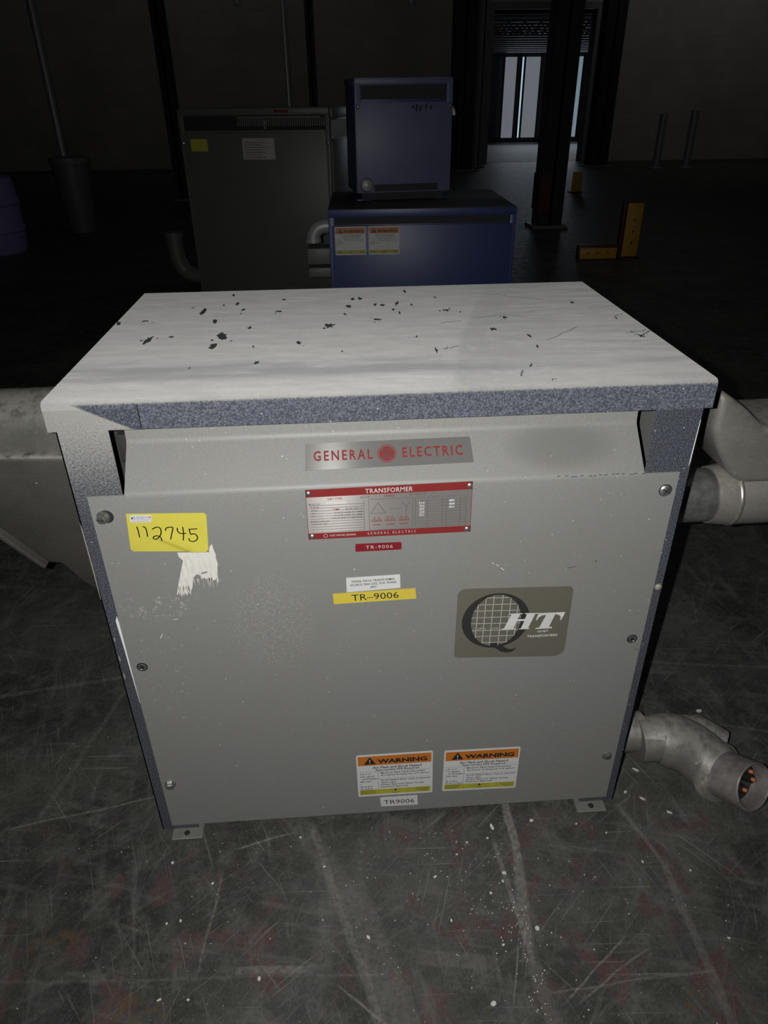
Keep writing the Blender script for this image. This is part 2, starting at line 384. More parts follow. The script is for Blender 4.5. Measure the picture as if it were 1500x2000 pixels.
# ------------------------------------------------------------------ materials
GREY = (.171, .171, .167)
MT = dict(
    enamel=enamel('grey_enamel', GREY), enamel_plain=enamel('grey_enamel_side', GREY, False),
    frame=frame_mat(), top=top_dust(), cast=cast_alu(), cast_light=cast_alu('weathered_cast', 1.3), cast_dark=cast_alu('dark_cast_iron', .62), zinc=galv('zinc_conduit', (.33, .33, .33), .36, .75), ring=galv('bushing_metal', (.75, .72, .64), .28),
    bolt=galv('bolt_steel', (.42, .42, .40), .35), hole=plain('dark_hole', (.008, .008, .008), .8), chip=plain('bare_dark_steel', (.075, .076, .080), .6, 0, .35, 300),
    scuff=plain('scuff_line', (.22, .225, .23), .7, 0, .3, 300), primer=None,
    white=plain('white_label', (.50, .50, .495), .45, 0, .04), black=plain('black_ink', (.012, .012, .014), .5), yellow=plain('yellow_label', (.47, .42, .055), .5, 0, .06, 20),
    tape=plain('yellow_tape', (.50, .40, .05), .4, 0, .05), orange=plain('orange_print', (.42, .125, .012), .45, 0, .08), lime=plain('lime_print', (.33, .31, .03), .45, 0, .35, 90),
    red=plain('red_print', (.185, .020, .020), .4, .1, .15, 200), redtape=plain('red_tape', (.16, .012, .018), .3), plate=brushed('brushed_plate', (.27, .25, .235), .46, .28), silver=plain('silver_print', (.55, .53, .5), .35, .3),
    brand=brushed('brushed_brand_plate', (.215, .212, .20), .42, .18, (.72, .69)), badge=brushed('badge_gold_grey', (.125, .118, .092), .1, .5), badge_ink=plain('badge_black', (.022, .022, .022), .5), badge_white=plain('badge_white', (.50, .50, .49), .5),
    teal=plain('teal_print', (.06, .20, .18), .5), violet=plain('violet_print', (.10, .06, .22), .5), ink=plain('marker_ink', (.02, .012, .006), .5),
    dark=plain('dark_core', (.02, .019, .018), .7), copper=plain('copper_strand', (.85, .28, .10), .3, .5), rubber=plain('black_insulation', (.012, .012, .012), .5),
    whitepaint=plain('white_scrape', (.62, .62, .60), .6, 0, .1, 200), pale=plain('bare_edge', (.30, .29, .24), .5, .3, .3, 120), foot=plain('foot_grey', (.15, .15, .135), .55, .1, .25, 40),
    blue=plain('blue_enamel', (.030, .048, .150), .42, 0, .12, 8), bluedirty=plain('blue_enamel_worn', (.098, .105, .190), .48, 0, .3, 11), bluetop=plain('dark_dusty_top', (.030, .032, .030), .7, 0, .3, 6),
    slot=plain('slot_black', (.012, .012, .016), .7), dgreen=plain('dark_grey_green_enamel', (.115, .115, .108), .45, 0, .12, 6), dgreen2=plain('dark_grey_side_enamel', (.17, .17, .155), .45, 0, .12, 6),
    wall=None, ceil=plain('dark_ceiling', (.03, .03, .032), .9), steel=plain('dark_navy_steel', (.010, .010, .016), .6, 0, .2), greysteel=plain('grey_painted_steel', (.16, .16, .16), .5, 0, .2, 30),
    gyellow=plain('guard_yellow', (.50, .28, .022), .5, 0, .25, 30), gred=plain('guard_red', (.075, .014, .016), .5, 0, .3, 30), plastic=plain('grey_plastic', (.12, .12, .115), .5, 0, .15, 10), purple=plain('blue_plastic', (.22, .21, .42), .5, 0, .3, 12),
    pale_pole=plain('pale_conduit', (.34, .34, .34), .45, .3, .2, 25), chipwhite=plain('paint_flake', (.50, .49, .46), .7, 0, .1, 90), farwall=plain('far_wall', (.10, .10, .11), .8), farfloor=plain('far_floor', (.35, .34, .34), .6, 0, .2, 3), joist=plain('joist_steel', (.22, .2, .24), .5, .4, .3, 20),
)
k = M('cream_primer'); st_ = k.noise(90, 4, .6, k.scl(8, 1, .9, (0, .12, 0)))
k.base(k.mix(k.mr(st_, .35, .6), (.47, .455, .415), (.57, .55, .51))).p(.7); MT['primer'] = k.m
k = M('painted_block_wall'); br = k.n('ShaderNodeTexBrick'); k.lk(k.scl(1, 1, 1, (math.radians(90), 0, 0)), br.inputs[0])
br.inputs['Scale'].default_value = 1.; br.inputs['Brick Width'].default_value = .4; br.inputs['Row Height'].default_value = .2; br.inputs['Mortar Size'].default_value = .008
br.inputs[1].default_value = (.34, .32, .30, 1); br.inputs[2].default_value = (.30, .29, .275, 1); br.inputs[3].default_value = (.29, .275, .26, 1)
k.base(k.mix(k.mul(k.mr(k.noise(.8, 5), .4, .7), .5), br.outputs[0], (.2, .19, .18))).p(.8); MT['wall'] = k.m
def glow(name, c, s_):
    k = M(name); n_ = k.noise(.8, 3)
    k.base((.02, .02, .02)); k.lk(k.mix(n_, tuple(q*.75 for q in c), c), k.b.inputs['Emission Color']); k.b.inputs['Emission Strength'].default_value = s_; return k.m
MT['pane'] = glow('daylit_frosted_pane', (.80, .87, 1.0), .17); MT['pane2'] = glow('daylit_blue_pane', (.66, .86, 1.0), .26); MT['pane3'] = glow('daylit_clear_gap', (.6, .85, 1.0), .65)

# ------------------------------------------------------------------ the room
b = B(); box(b, -9, 12, -5, 24, -.2, 0); struct('floor', b, floor_mat())
b = B(); box(b, -9, 12, -5, 14.2, 4.6, 4.8); struct('ceiling', b, MT['ceil'])
YW = 14.0
b = B(); box(b, -9, 2.86, YW, YW+.2, 0, 4.6); box(b, 4.75, 12, YW, YW+.2, 0, 4.6); box(b, 2.86, 4.75, YW, YW+.2, 2.40, 4.6); struct('wall_back', b, MT['wall'])
b = B(); box(b, -9, -8.8, -5, YW, 0, 4.6); struct('wall_left', b, MT['wall'])
b = B(); box(b, 11.8, 12, -5, YW, 0, 4.6); struct('wall_right', b, MT['wall'])
b = B(); box(b, -9, 12, -5.2, -5, 0, 4.6); struct('wall_front', b, MT['wall'])
b = B(); box(b, 2.78, 2.90, YW-.05, YW+.25, 0, 2.40); box(b, 4.72, 4.84, YW-.05, YW+.25, 0, 2.40); box(b, 2.78, 4.84, YW-.05, YW+.25, 2.40, 2.50); struct('trim_1', b, MT['greysteel'])
# the daylit room beyond the opening
b = B(); box(b, 2.9, 9.5, YW+.2, 21.4, 0, .003); struct('floor_far', b, MT['farfloor'])
YF = 21.2
b = B(); box(b, 2.0, 4.55, YF, YF+.2, 0, 2.36); box(b, 5.95, 6.2, YF, YF+.2, 0, 2.36); box(b, 6.85, 10, YF, YF+.2, 0, 2.36); box(b, 4.55, 6.85, YF, YF+.2, 2.02, 2.36); box(b, 4.55, 6.85, YF, YF+.2, 0, .12); struct('wall_far', b, MT['farwall'])
b = B(); box(b, 2.0, 2.2, YW+.2, YF, 0, 2.36); struct('wall_far_left', b, MT['farwall'])
b = B(); box(b, 9.8, 10, YW+.2, YF, 0, 2.36); struct('wall_far_right', b, MT['farwall'])
b = B(); box(b, 2.0, 10, YW+.2, YF+.2, 2.36, 2.46); struct('ceiling_far', b, MT['ceil'])
for i, (x0, x1, mt) in enumerate(((4.70, 5.02, 'pane'), (5.16, 5.23, 'pane3'), (5.24, 5.66, 'pane'), (6.26, 6.82, 'pane2'))):
    b = B(); box(b, x0, x1, YF-.02, YF+.02, .12, 2.02); o = struct('window_%d' % (i+1), b, MT[mt])
    b = B()
    for xx in (x0-.03, x1): box(b, xx, xx+.03, YF-.05, YF+.04, .1, 2.05)
    tag(obj('window_frame', b, MT['steel'], o), kind='structure')
for i in range(9):
    y = 14.9+i*.66
    b = B(); z = 2.07
    box(b, 2.3, 9.6, y-.05, y+.05, z+.22, z+.25); box(b, 2.3, 9.6, y-.04, y+.04, z, z+.03)
    n_ = 24
    for j in range(n_):
        x = 2.3+7.3*j/n_; sweep(b, [(x, y, z+.02), (x+7.3/n_/2, y, z+.23)], .012, 6); sweep(b, [(x+7.3/n_/2, y, z+.23), (x+7.3/n_, y, z+.02)], .012, 6)
    tag(obj('ceiling_joist', b, MT['joist']), 'open web steel joist crossing the ceiling of the daylit room beyond', 'joist', 'joists of the far room')

# ------------------------------------------------------------------ main transformer
W2, H, D, ZL = .395, .7687, .530, .7325
T = thing('electrical_transformer', 'grey dry-type transformer cabinet with dusty lid standing in the foreground', 'transformer')
def bend(pts, r):   # round the corners of an open polyline with quadratic arcs
    out = [Vector(pts[0])]
    for a, c, e in zip(pts, pts[1:], pts[2:]):
        a, c, e = Vector(a), Vector(c), Vector(e); p0 = c+(a-c).normalized()*r; p1 = c+(e-c).normalized()*r
        for i in range(7):
            t = i/6; out.append(p0*(1-t)**2+c*2*t*(1-t)+p1*t*t)
    return out+[Vector(pts[-1])]
def sheet(path, th):   # closed outline of a bent sheet, thickness to the inner side
    off = []
    for i, p in enumerate(path):
        d = (path[min(i+1, len(path)-1)]-path[max(i-1, 0)]).normalized(); off.append(p+Vector((d.y, -d.x))*th)
    return [tuple(q) for q in path]+[tuple(q) for q in off[::-1]]
# lid
path = bend([(-.001, ZL), (-.001, H), (D, H), (D, ZL)], .008)
b = B(); prism(b, sheet(path, .002), YZ, -W2, W2)
for s in (-1, 1): box(b, *sorted((s*W2, s*(W2-.002))), .004, D-.004, ZL, H-.0015)
CHIPS = [(-0.2346, 0.4896, 0.0034, 0.011), (-0.2205, 0.4278, 0.0033, 0.0135), (-0.271, 0.3812, 0.0048, 0.0221), (-0.2435, 0.3241, 0.0034, 0.0144), (-0.2068, 0.3863, 0.0032, 0.0079), (-0.2234, 0.2421, 0.0085, 0.0164), (-0.2283, 0.1944, 0.0055, 0.0116), (-0.3249, 0.2323, 0.0053, 0.0198), (-0.2951, 0.246, 0.0043, 0.0038), (-0.1862, 0.2826, 0.0026, 0.0067), (-0.162, 0.1159, 0.0032, 0.007), (-0.1106, 0.198, 0.0034, 0.007), (-0.0678, 0.2804, 0.0081, 0.0121), (-0.0355, 0.3906, 0.0048, 0.0096), (-0.0426, 0.3408, 0.0023, 0.0089), (-0.0281, 0.4394, 0.0029, 0.0086), (-0.0155, 0.4414, 0.0038, 0.0086), (0.0072, 0.3971, 0.0024, 0.008), (0.0192, 0.3941, 0.0048, 0.008), (0.0441, 0.401, 0.0033, 0.0131), (0.043, 0.3417, 0.0016, 0.0089), (0.0057, 0.3052, 0.0076, 0.0056), (0.0643, 0.4858, 0.0026, 0.0148), (0.0349, 0.3623, 0.0024, 0.0062), (0.0676, 0.3902, 0.002, 0.0064), (-0.1485, 0.3721, 0.0055, 0.0062), (-0.1448, 0.4477, 0.0033, 0.0052), (-0.1727, 0.1875, 0.0014, 0.0057), (0.0757, 0.1451, 0.0016, 0.0129), (-0.0504, 0.1528, 0.0013, 0.0043), (-0.3525, 0.3361, 0.0062, 0.0043), (0.1187, 0.3498, 0.0047, 0.0061), (0.0561, 0.2099, 0.0014, 0.0048), (0.1122, 0.4353, 0.0016, 0.0086), (-0.3905, 0.3264, 0.0036, 0.0114), (-0.2427, 0.4205, 0.0016, 0.0066), (-0.2083, 0.3637, 0.0015, 0.0045), (-0.2455, 0.104, 0.0012, 0.0039), (-0.2914, 0.4099, 0.0016, 0.0049), (0.2156, 0.1969, 0.0025, 0.0086), (0.2145, 0.1486, 0.0021, 0.0061), (0.3693, 0.2748, 0.0018, 0.0055), (0.1391, 0.3354, 0.0015, 0.0048), (0.1203, 0.3473, 0.0018, 0.0036), (0.331, 0.3743, 0.0039, 0.0064), (0.3714, 0.1803, 0.0033, 0.0066), (0.1712, 0.2368, 0.0052, 0.0072), (0.2017, 0.2956, 0.0042, 0.0067)]
for x, y, a, c in CHIPS:
    a, c = a*1.12, c*1.12
    n_ = 14; sk = random.uniform(-.5, .5)
    P = []
    for i in range(n_):
        t = 2*math.pi*i/n_; r = random.uniform(.45, 1.2); P.append((x+a*r*math.cos(t)+sk*a*math.sin(t), y+c*r*math.sin(t)))
    poly(b, [Vector((p, q, H+.00025)) for p, q in P], 1)
    for _ in range(random.randint(0, 3)):
        px, py, r = x+random.uniform(-2, 2)*a, y+random.uniform(-2, 2)*c, random.uniform(.15, .4)*min(a, c)
        poly(b, [Vector((px+r*math.cos(i*1.257), py+r*math.sin(i*1.257)*1.6, H+.00025)) for i in range(5)], 1)
LINES = [((0.1545, 0.2985), (0.198, 0.3145)), ((0.198, 0.3145), (0.2371, 0.2951)), ((0.238, 0.3244), (0.3127, 0.3405)), ((0.3447, 0.3394), (0.3921, 0.3411)), ((0.1775, 0.4643), (0.2904, 0.4017)), ((0.2355, 0.1757), (0.2957, 0.2338)), ((0.1646, 0.0319), (0.1709, 0.053)), ((0.1831, 0.0668), (0.1896, 0.0777)), ((0.3562, 0.1967), (0.3901, 0.2095)), ((0.0994, 0.2766), (0.1342, 0.2871)), ((0.0873, 0.1503), (0.109, 0.1596)), ((0.3709, 0.2861), (0.3878, 0.2982)), ((0.3654, 0.2057), (0.3714, 0.1803)), ((0.3714, 0.1803), (0.3933, 0.2065)), ((0.1976, 0.0146), (0.2036, 0.0231))]
for a, c in LINES:
    P = [(a[0]+(c[0]-a[0])*i/8+random.uniform(-.0008, .0008), a[1]+(c[1]-a[1])*i/8+random.uniform(-.003, .003)) for i in range(9)]
    ribbon(b, P, random.uniform(.0009, .0018), lambda x, y: Vector((x, y, H+.0002)), 2)
obj('lid', b, [MT['top'], MT['chip'], MT['scuff']], T, ang=30)
b = B(); box(b, -.3945, -.288, -.0024, -.0012, ZL+.001, H-.010, .0004, 0, 1)
box(b, -.2882, -.2872, -.0026, -.0010, ZL+.001, H-.006, 0, 1)
obj('corner_tab', b, [MT['frame'], MT['hole']], T)
# corner posts
def post(sx, sy):
    b = B(); x0, x1 = .327, .387
    yo = 0. if sy < 0 else D-.004; y1_ = yo+.003*(-sy if sy < 0 else -1) if False else (yo+.003 if sy < 0 else yo-.003)
    fn = (lambda a: (min(sx*a[0], sx*a[1]), max(sx*a[0], sx*a[1])))
    box(b, *fn((x0, x1)), *sorted((yo, y1_)), .003, ZL+.02, .0008, 0, 1)
    yy = (yo, yo+.06) if sy < 0 else (yo-.06, yo)
    box(b, *fn((x1-.003, x1)), *yy, .003, ZL+.02, .0008, 0, 1)
    if sy < 0 and sx < 0:
        poly(b, [Vector((x, -.0003, z)) for x, z in ((-.3745, .452), (-.3715, .461), (-.3704, .45), (-.3703, .296), (-.3708, .30), (-.3722, .36), (-.3728, .40))], 1)
        poly(b, [Vector((x, -.0003, z)) for x, z in ((-.3868, .61), (-.3853, .60), (-.3851, .53), (-.3860, .49), (-.3868, .49))], 2)
        for z, r in ((.42, .004), (.385, .006), (.352, .007)): poly(b, [Vector((-.3825+.0011*math.cos(i*.9), -.0003, z+r*math.sin(i*.9))) for i in range(7)], 2)
    if sy < 0 and sx > 0:
        poly(b, [Vector((x, -.0003, z)) for x, z in ((.3838, .718), (.3846, .716), (.3842, .69), (.3836, .66), (.3822, .652), (.3826, .675), (.3831, .69))], 1)
        lathe(b, (.3795, .0, .4635), (0, -1, 0), [(0, .0052), (.0018, .0048), (.003, .003), (.0034, .0006)], 16, 2)
    obj('corner_post', b, [MT['frame'], MT['whitepaint'], MT['pale']], T)
for sx in (-1, 1):
    for sy in (-1, 1): post(sx, sy)
# front door sheet with the bent ventilation shelf above it
YP = -.0035
MARKS_W = [[(.1375, .521), (.1410, .519)], [(.1440, .518), (.1475, .515)], [(.1505, .512), (.1555, .508)], [(-.3195, .420), (-.3150, .428)], [(-.2960, .452), (-.2900, .453)]]
MARKS_D = [[(.2437, .5065), (.2480, .5072), (.2540, .5078)], [(.3625, .3520), (.3700, .3512)]]
b = B(); box(b, -.3687, .3714, YP, YP+.002, .0173, .630)
for x0, x1 in ((-.3687, -.324), (.3255, .3714)): box(b, x0, x1, YP, YP+.002, .630, .6474)
hp = bend([(YP, .630), (YP, .6474), (.0467, .6958), (.0490, .738)], .005)
t = B(); prism(t, [(a-.0, c) for a, c in sheet(hp, .002)], YZ, -.324, .3255); merge(b, t)
for i in range(15):
    x = .215+i*.0075+random.uniform(-.003, .003); z = .6485+random.uniform(-.001, .001)
    poly(b, [Vector((x+random.uniform(.6, 1.3)*.0028*math.cos(j), YP-.0012+abs(0), z+.0008*math.sin(j))) for j in (0, 1, 2.2, 3.1, 4.2, 5.3)], 1)
for P in MARKS_W: ribbon(b, P, .0008, lambda x, z: Vector((x, YP-.0002, z)), 2)
for P in MARKS_D: ribbon(b, P, .0011, lambda x, z: Vector((x, YP-.0002, z)), 1)
for sx, z in ((-.2985, .7245), (.309, .7255)): lathe(b, (sx, .0485, z), (0, -1, 0), [(0, .0055), (.0008, .0055)], 14, 1)
obj('front_panel', b, [MT['enamel'], MT['chip'], MT['whitepaint']], T, ang=40)
# plain sides, back, base pan, core
for s in (-1, 1):
    b = B(); box(b, *sorted((s*.382, s*.380)), .045, D-.055, .02, .70)
    for j in range(9): box(b, *sorted((s*.3825, s*.3835)), .10+j*.035, .115+j*.035, .60, .68)
    obj('side_panel', b, MT['enamel_plain'], T)
b = B(); box(b, -.36, .36, D-.008, D-.006, .02, .73); obj('back_panel', b, MT['enamel_plain'], T)
b = B(); box(b, -.375, .375, .012, D-.012, .02, .026); obj('base_pan', b, MT['frame'], T)
b = B(); box(b, -.25, .25, .20, .36, .08, .14, .003); box(b, -.25, .25, .20, .36, .52, .58, .003)
for x in (-.17, 0, .17): lathe(b, (x, .28, .14), (0, 0, 1), [(0, .075), (.38, .075)], 28)
box(b, -.36, -.20, .15, .17, .62, .66, .002); box(b, -.34, -.30, .06, .2, .66, .70, .002)
obj('core', b, MT['dark'], T)
for sx in (-1, 1):
    for y0, y1 in ((-.0195, .045), (D-.045, D+.018)):
        b = B(); box(b, *sorted((sx*.3185, sx*.3695)), y0, y1, .0005, .0032, .001, 0, 1); box(b, *sorted((sx*.345, sx*.3665)), max(y0, .006), min(y1, D-.008), .002, .024, .001, 0, 1)
        yh = -.009 if y0 < 0 else D+.008
        lathe(b, (sx*.345, yh, .0033), (0, 0, 1), [(0, .0048), (.0004, .0048)], 14, 1)
        obj('mounting_foot', b, [MT['foot'], MT['hole']], T)
# fasteners of the door
def hexhead(b, x, z, y, h, r, mi=0, tilt=0):
    t = B(); lathe(t, (0, 0, 0), (0, -1, 0), [(0, r*1.35), (.0016, r*1.35)], 24); lathe(t, (0, -.0016, 0), (0, -1, 0), [(0, r), (h*.85, r), (h, r*.82)], 6)
    box(t, -r*.75, r*.75, -h-.0019, -h-.0014, -.0006, .0006, 0, 1)
    merge(b, t, 0, Matrix.Translation((x, y, z)) @ Matrix.Rotation(tilt, 4, 'Z'))
def panhead(b, x, z, y, r, rot):
    t = B(); lathe(t, (0, 0, 0), (0, -1, 0), [(0, r), (.0012, r), (.0028, r*.75), (.0034, r*.3)], 24)
    for a in (rot, rot+1.57):
        u = B(); box(u, -r*.75, r*.75, -.0036, -.0033, -.0006, .0006, 0, 1); merge(t, u, 1, Matrix.Rotation(a, 4, 'Y'))
    merge(b, t, 0, Matrix.Translation((x, y, z)))
def recess(b, x, z, y):
    lathe(b, (x, y+.0002, z), (0, -1, 0), [(0, .0078), (.0005, .0078)], 24, 1); lathe(b, (x, y-.0003, z), (0, -1, 0), [(0, .0060), (.0008, .0058), (.0008, .0042), (.0006, .004)], 24, 0); lathe(b, (x, y-.0012, z), (0, -1, 0), [(0, .0036), (.0002, .0036)], 6, 1)
for kind, x, z in (('hex', -.3535, .6185), ('pan', .3572, .6216), ('rec', -.3531, .3703), ('rec', .3561, .3728), ('hex2', -.3550, .1203), ('hex3', .3569, .1223)):
    b = B()
    if kind == 'hex':
        lathe(b, (x+.002, YP-.0002, z), (0, -1, 0), [(0, .0092), (.0004, .0092)], 20, 1); hexhead(b, x-.001, z, YP, .0085, .0062, 0, -.12)
    elif kind == 'pan': lathe(b, (x, YP-.0002, z), (0, -1, 0), [(0, .0088), (.0003, .0088)], 20, 1); panhead(b, x, z, YP-.0002, .0078, .5)
    elif kind == 'rec': recess(b, x, z, YP)
    elif kind == 'hex2': hexhead(b, x, z, YP, .006, .0068, 0, .15)
    else: hexhead(b, x, z, YP, .0035, .0058)
    obj('door_screw', b, [MT['bolt'], MT['hole']], T)

# ---- everything printed or stuck on the door
YB = YP-.0007            # face of a label
def letter_part(par, b, mats): return obj('lettering', b, mats, par, smooth=False)
# cream primer swipe
PR = [(-0.2739, 0.5609), (-0.273, 0.5542), (-0.2685, 0.5479), (-0.2723, 0.536), (-0.2793, 0.5142), (-0.2849, 0.4943), (-0.2833, 0.4940), (-0.2824, 0.4990), (-0.2806, 0.4920), (-0.2795, 0.4980), (-0.2787, 0.4891), (-0.2770, 0.4960), (-0.2757, 0.4910), (-0.2737, 0.4972), (-0.2715, 0.4915), (-0.2700, 0.4985), (-0.2665, 0.4927), (-0.2652, 0.50), (-0.2633, 0.5032), (-0.2594, 0.52), (-0.2546, 0.5256), (-0.2499, 0.5236), (-0.2492, 0.5174), (-0.2450, 0.5194), (-0.2412, 0.5144), (-0.2380, 0.5174), (-0.2331, 0.5144), (-0.2300, 0.5160), (-0.2274, 0.5093), (-0.2275, 0.5235), (-0.226, 0.5356), (-0.2248, 0.5400), (-0.2262, 0.5502), (-0.2255, 0.5546), (-0.2275, 0.5646), (-0.2284, 0.5718), (-0.232, 0.5673), (-0.2337, 0.5591)]
b = B(); poly(b, [Vector((x, YP-.0002, z)) for x, z in PR])
for i in range(26):
    x = random.uniform(-.282, -.228); z = .505 if x < -.262 else .516
    poly(b, [Vector((x, YP-.0002, z)), Vector((x+random.uniform(.0006, .0014), YP-.0002, z+.004)), Vector((x+random.uniform(-.001, .001), YP-.0002, z-random.uniform(.005, .016)))])
poly(b, [Vector((-.2440+.0055*math.cos(i), YP-.00035, .5275+.0018*math.sin(i)+.001*math.cos(i))) for i in range(6)], 1)
tag(obj('primer_patch', b, [MT['primer'], MT['scuff']], T, smooth=False), 'cream brushed paint swipe')
# yellow stock tag with hand-written number
TG = [(-0.3268, 0.6218), (-0.2290, 0.6182), (-0.2338, 0.5608), (-0.3312, 0.5662)]
def tagfn(u, v, dy=0.):
    p = quad(TG, YB)(u, v); dd = (u-.33)*.55-(v-.66)*.83+.06*0
    # a pucker runs from the middle to the lower edge
    d_ = abs((u-.35)*(.95-.62)-(v-.62)*(.74-.35))/math.hypot(.33, .39); t_ = ((u-.35)*.39+(v-.62)*.33)/(.39**2+.33**2)
    sd = ((u-.35)*(.95-.62)-(v-.62)*(.74-.35))/math.hypot(.33, .39)
    amp = math.exp(-(sd/.035)**2) if sd < 0 else math.exp(-(sd/.22)**2)
    p.y += dy-.0016*amp*max(0, min(1, (t_+.15)*2.2))
    return p
b = B(); nx, ny = 44, 26; r_ = .05
gv = [[b.verts.new(tagfn(i/nx, j/ny)) for i in range(nx+1)] for j in range(ny+1)]
for j in range(ny):
    for i in range(nx):
        if (i, j) in ((nx-1, 0), (nx-1, ny-1), (0, ny-1)): continue
        b.faces.new((gv[j][i], gv[j][i+1], gv[j+1][i+1], gv[j+1][i]))
tago = tag(obj('stock_tag', b, MT['yellow'], T, ang=60), 'yellow tag with a hand-written number')
DIG = [[(-0.3162, 0.6037), (-0.3156, 0.5978), (-0.3156, 0.5887)], [(-0.3087, 0.6036), (-0.3065, 0.6032), (-0.3053, 0.5991), (-0.3057, 0.5891)], [(-0.2979, 0.5996), (-0.2942, 0.6017), (-0.2903, 0.6024), (-0.2877, 0.6), (-0.2877, 0.5945), (-0.2894, 0.59), (-0.2932, 0.5856), (-0.2969, 0.584), (-0.2993, 0.5855), (-0.2985, 0.5882), (-0.2948, 0.5898), (-0.2911, 0.5887), (-0.2892, 0.5863), (-0.2892, 0.5817)], [(-0.2821, 0.5969), (-0.2811, 0.6005), (-0.2768, 0.6012), (-0.2726, 0.6014), (-0.2724, 0.5991), (-0.2761, 0.5893), (-0.2778, 0.5834)], [(-0.2672, 0.5993), (-0.2675, 0.5952), (-0.2661, 0.592), (-0.2624, 0.5908), (-0.2578, 0.5911)], [(-0.2603, 0.6003), (-0.2605, 0.5921), (-0.2624, 0.5812)], [(-0.2431, 0.5971), (-0.2531, 0.5969)], [(-0.2527, 0.5967), (-0.2524, 0.5885), (-0.2486, 0.5906), (-0.2451, 0.5885), (-0.2438, 0.5839), (-0.2464, 0.5794), (-0.2512, 0.5782), (-0.2549, 0.5798), (-0.2551, 0.5831)]]
b = B()
for s_ in DIG:
    ribbon(b, smoothpts(s_), .00135, lambda x, z: Vector((x, YB-.0026, z)))
letter_part(tago, b, MT['ink'])
LG = [(-0.3223, 0.6196), (-0.2962, 0.6184), (-0.298, 0.6085), (-0.3235, 0.6094)]
b = B(); g = quad(LG, YB-.0005); slab(b, g, (.02,)*4, th=.0004); lg = obj('owner_sticker', b, MT['white'], tago, smooth=False)
b = B(); g = quad(LG, YB-.0008)
text(b, 'QUANTUM', g, .30, .97, .16, .40, 1, bold=.01); text(b, 'TECHNOLOGY', g, .30, .97, .45, .62, 1)
for i in range(16):
    if i in (3, 4, 11): continue
    a0, a1 = i*math.pi/8, (i+1)*math.pi/8
    poly(b, [g(.145+.10*math.cos(a0), .40+.26*math.sin(a0)), g(.145+.10*math.cos(a1), .40+.26*math.sin(a1)), g(.155+.06*math.cos(a1), .40+.15*math.sin(a1)), g(.155+.06*math.cos(a0), .40+.15*math.sin(a0))], 0)
poly(b, [g(.11+.035*math.cos(i*.8), .40+.12*math.sin(i*.8)) for i in range(8)], 1)
rect(b, g, .1, .93, .80, .84, 1)
obj('lettering', b, [MT['teal'], MT['violet']], tago, smooth=False)

# brand plate on the bent shelf
hd = Vector((0, .0502, .0484)); hn = Vector((0, -.0484, .0502)).normalized(); h0 = Vector((0, YP, .6474))
def hood(x, s_, lift=.0008): return Vector((x, 0, 0))+h0+hd*s_+hn*lift
GEQ = [(-.1025, .821), (.1065, .846), (.1086, .348), (-.1034, .314)]
def gef(u, v, dy=0.):
    p = quad(GEQ, 0)(u, v); return hood(p.x, p.z, .0010-dy)
b = B(); slab(b, gef, (.006,)*4, 1, .25, .0008); ge = obj('brand_plate', b, MT['brand'], T, smooth=False)
b = B(); hf = lambda lift: (lambda x, s_: hood(x, s_, lift))
F1 = hf(.0013)
text(b, 'GENERAL', F1, -.0925, -.0184, .677, .482, 0, bold=.02, space=1.35); text(b, 'ELECTRIC', F1, .0192, .0956, .686, .49, 0, bold=.02, space=1.3)
def ring(b, fn, c, r0, r1, ky, mi=0, n_=40):
    for i in range(n_):
        a, e = 2*math.pi*i/n_, 2*math.pi*(i+1)/n_
        poly(b, [fn(c[0]+r*math.cos(t), c[1]+ky*r*math.sin(t)) for r, t in ((r0, a), (r1, a), (r1, e), (r0, e))], mi)
KY = 1/.0697; cc = (-.0004, .576)
ring(b, F1, cc, .0112, .0121, KY); ring(b, F1, cc, .0001, .0100, KY)
F2 = hf(.0016)
def ge_stroke(P, w_): ribbon(b, smoothpts([(p*.0100, q*.0100) for p, q in P]), w_, lambda x, y: F2(cc[0]+x, cc[1]+y*KY), 1)
# monogram: two interlaced script capitals
ge_stroke([(-.15, .45), (-.3, .62), (-.52, .5), (-.55, .22), (-.35, .08), (-.18, .25), (-.1, .0), (-.15, -.35), (-.35, -.6), (-.58, -.5), (-.5, -.25), (-.25, -.15)], .0010)
ge_stroke([(.48, .42), (.34, .58), (.16, .45), (.2, .2), (.42, .12), (.2, .05), (.02, -.15), (.05, -.45), (.3, -.58), (.55, -.42), (.52, -.15), (.32, -.12), (.28, -.32)], .0010)
for a in (.35, 1.9, 3.5, 5.0):
    ge_stroke([(.86*math.cos(a), .86*math.sin(a)), (.78*math.cos(a+.35), .78*math.sin(a+.35)), (.80*math.cos(a+.75), .80*math.sin(a+.75)), (.66*math.cos(a+.95), .66*math.sin(a+.95))], .0006)
letter_part(ge, b, [MT['red'], MT['brand']])

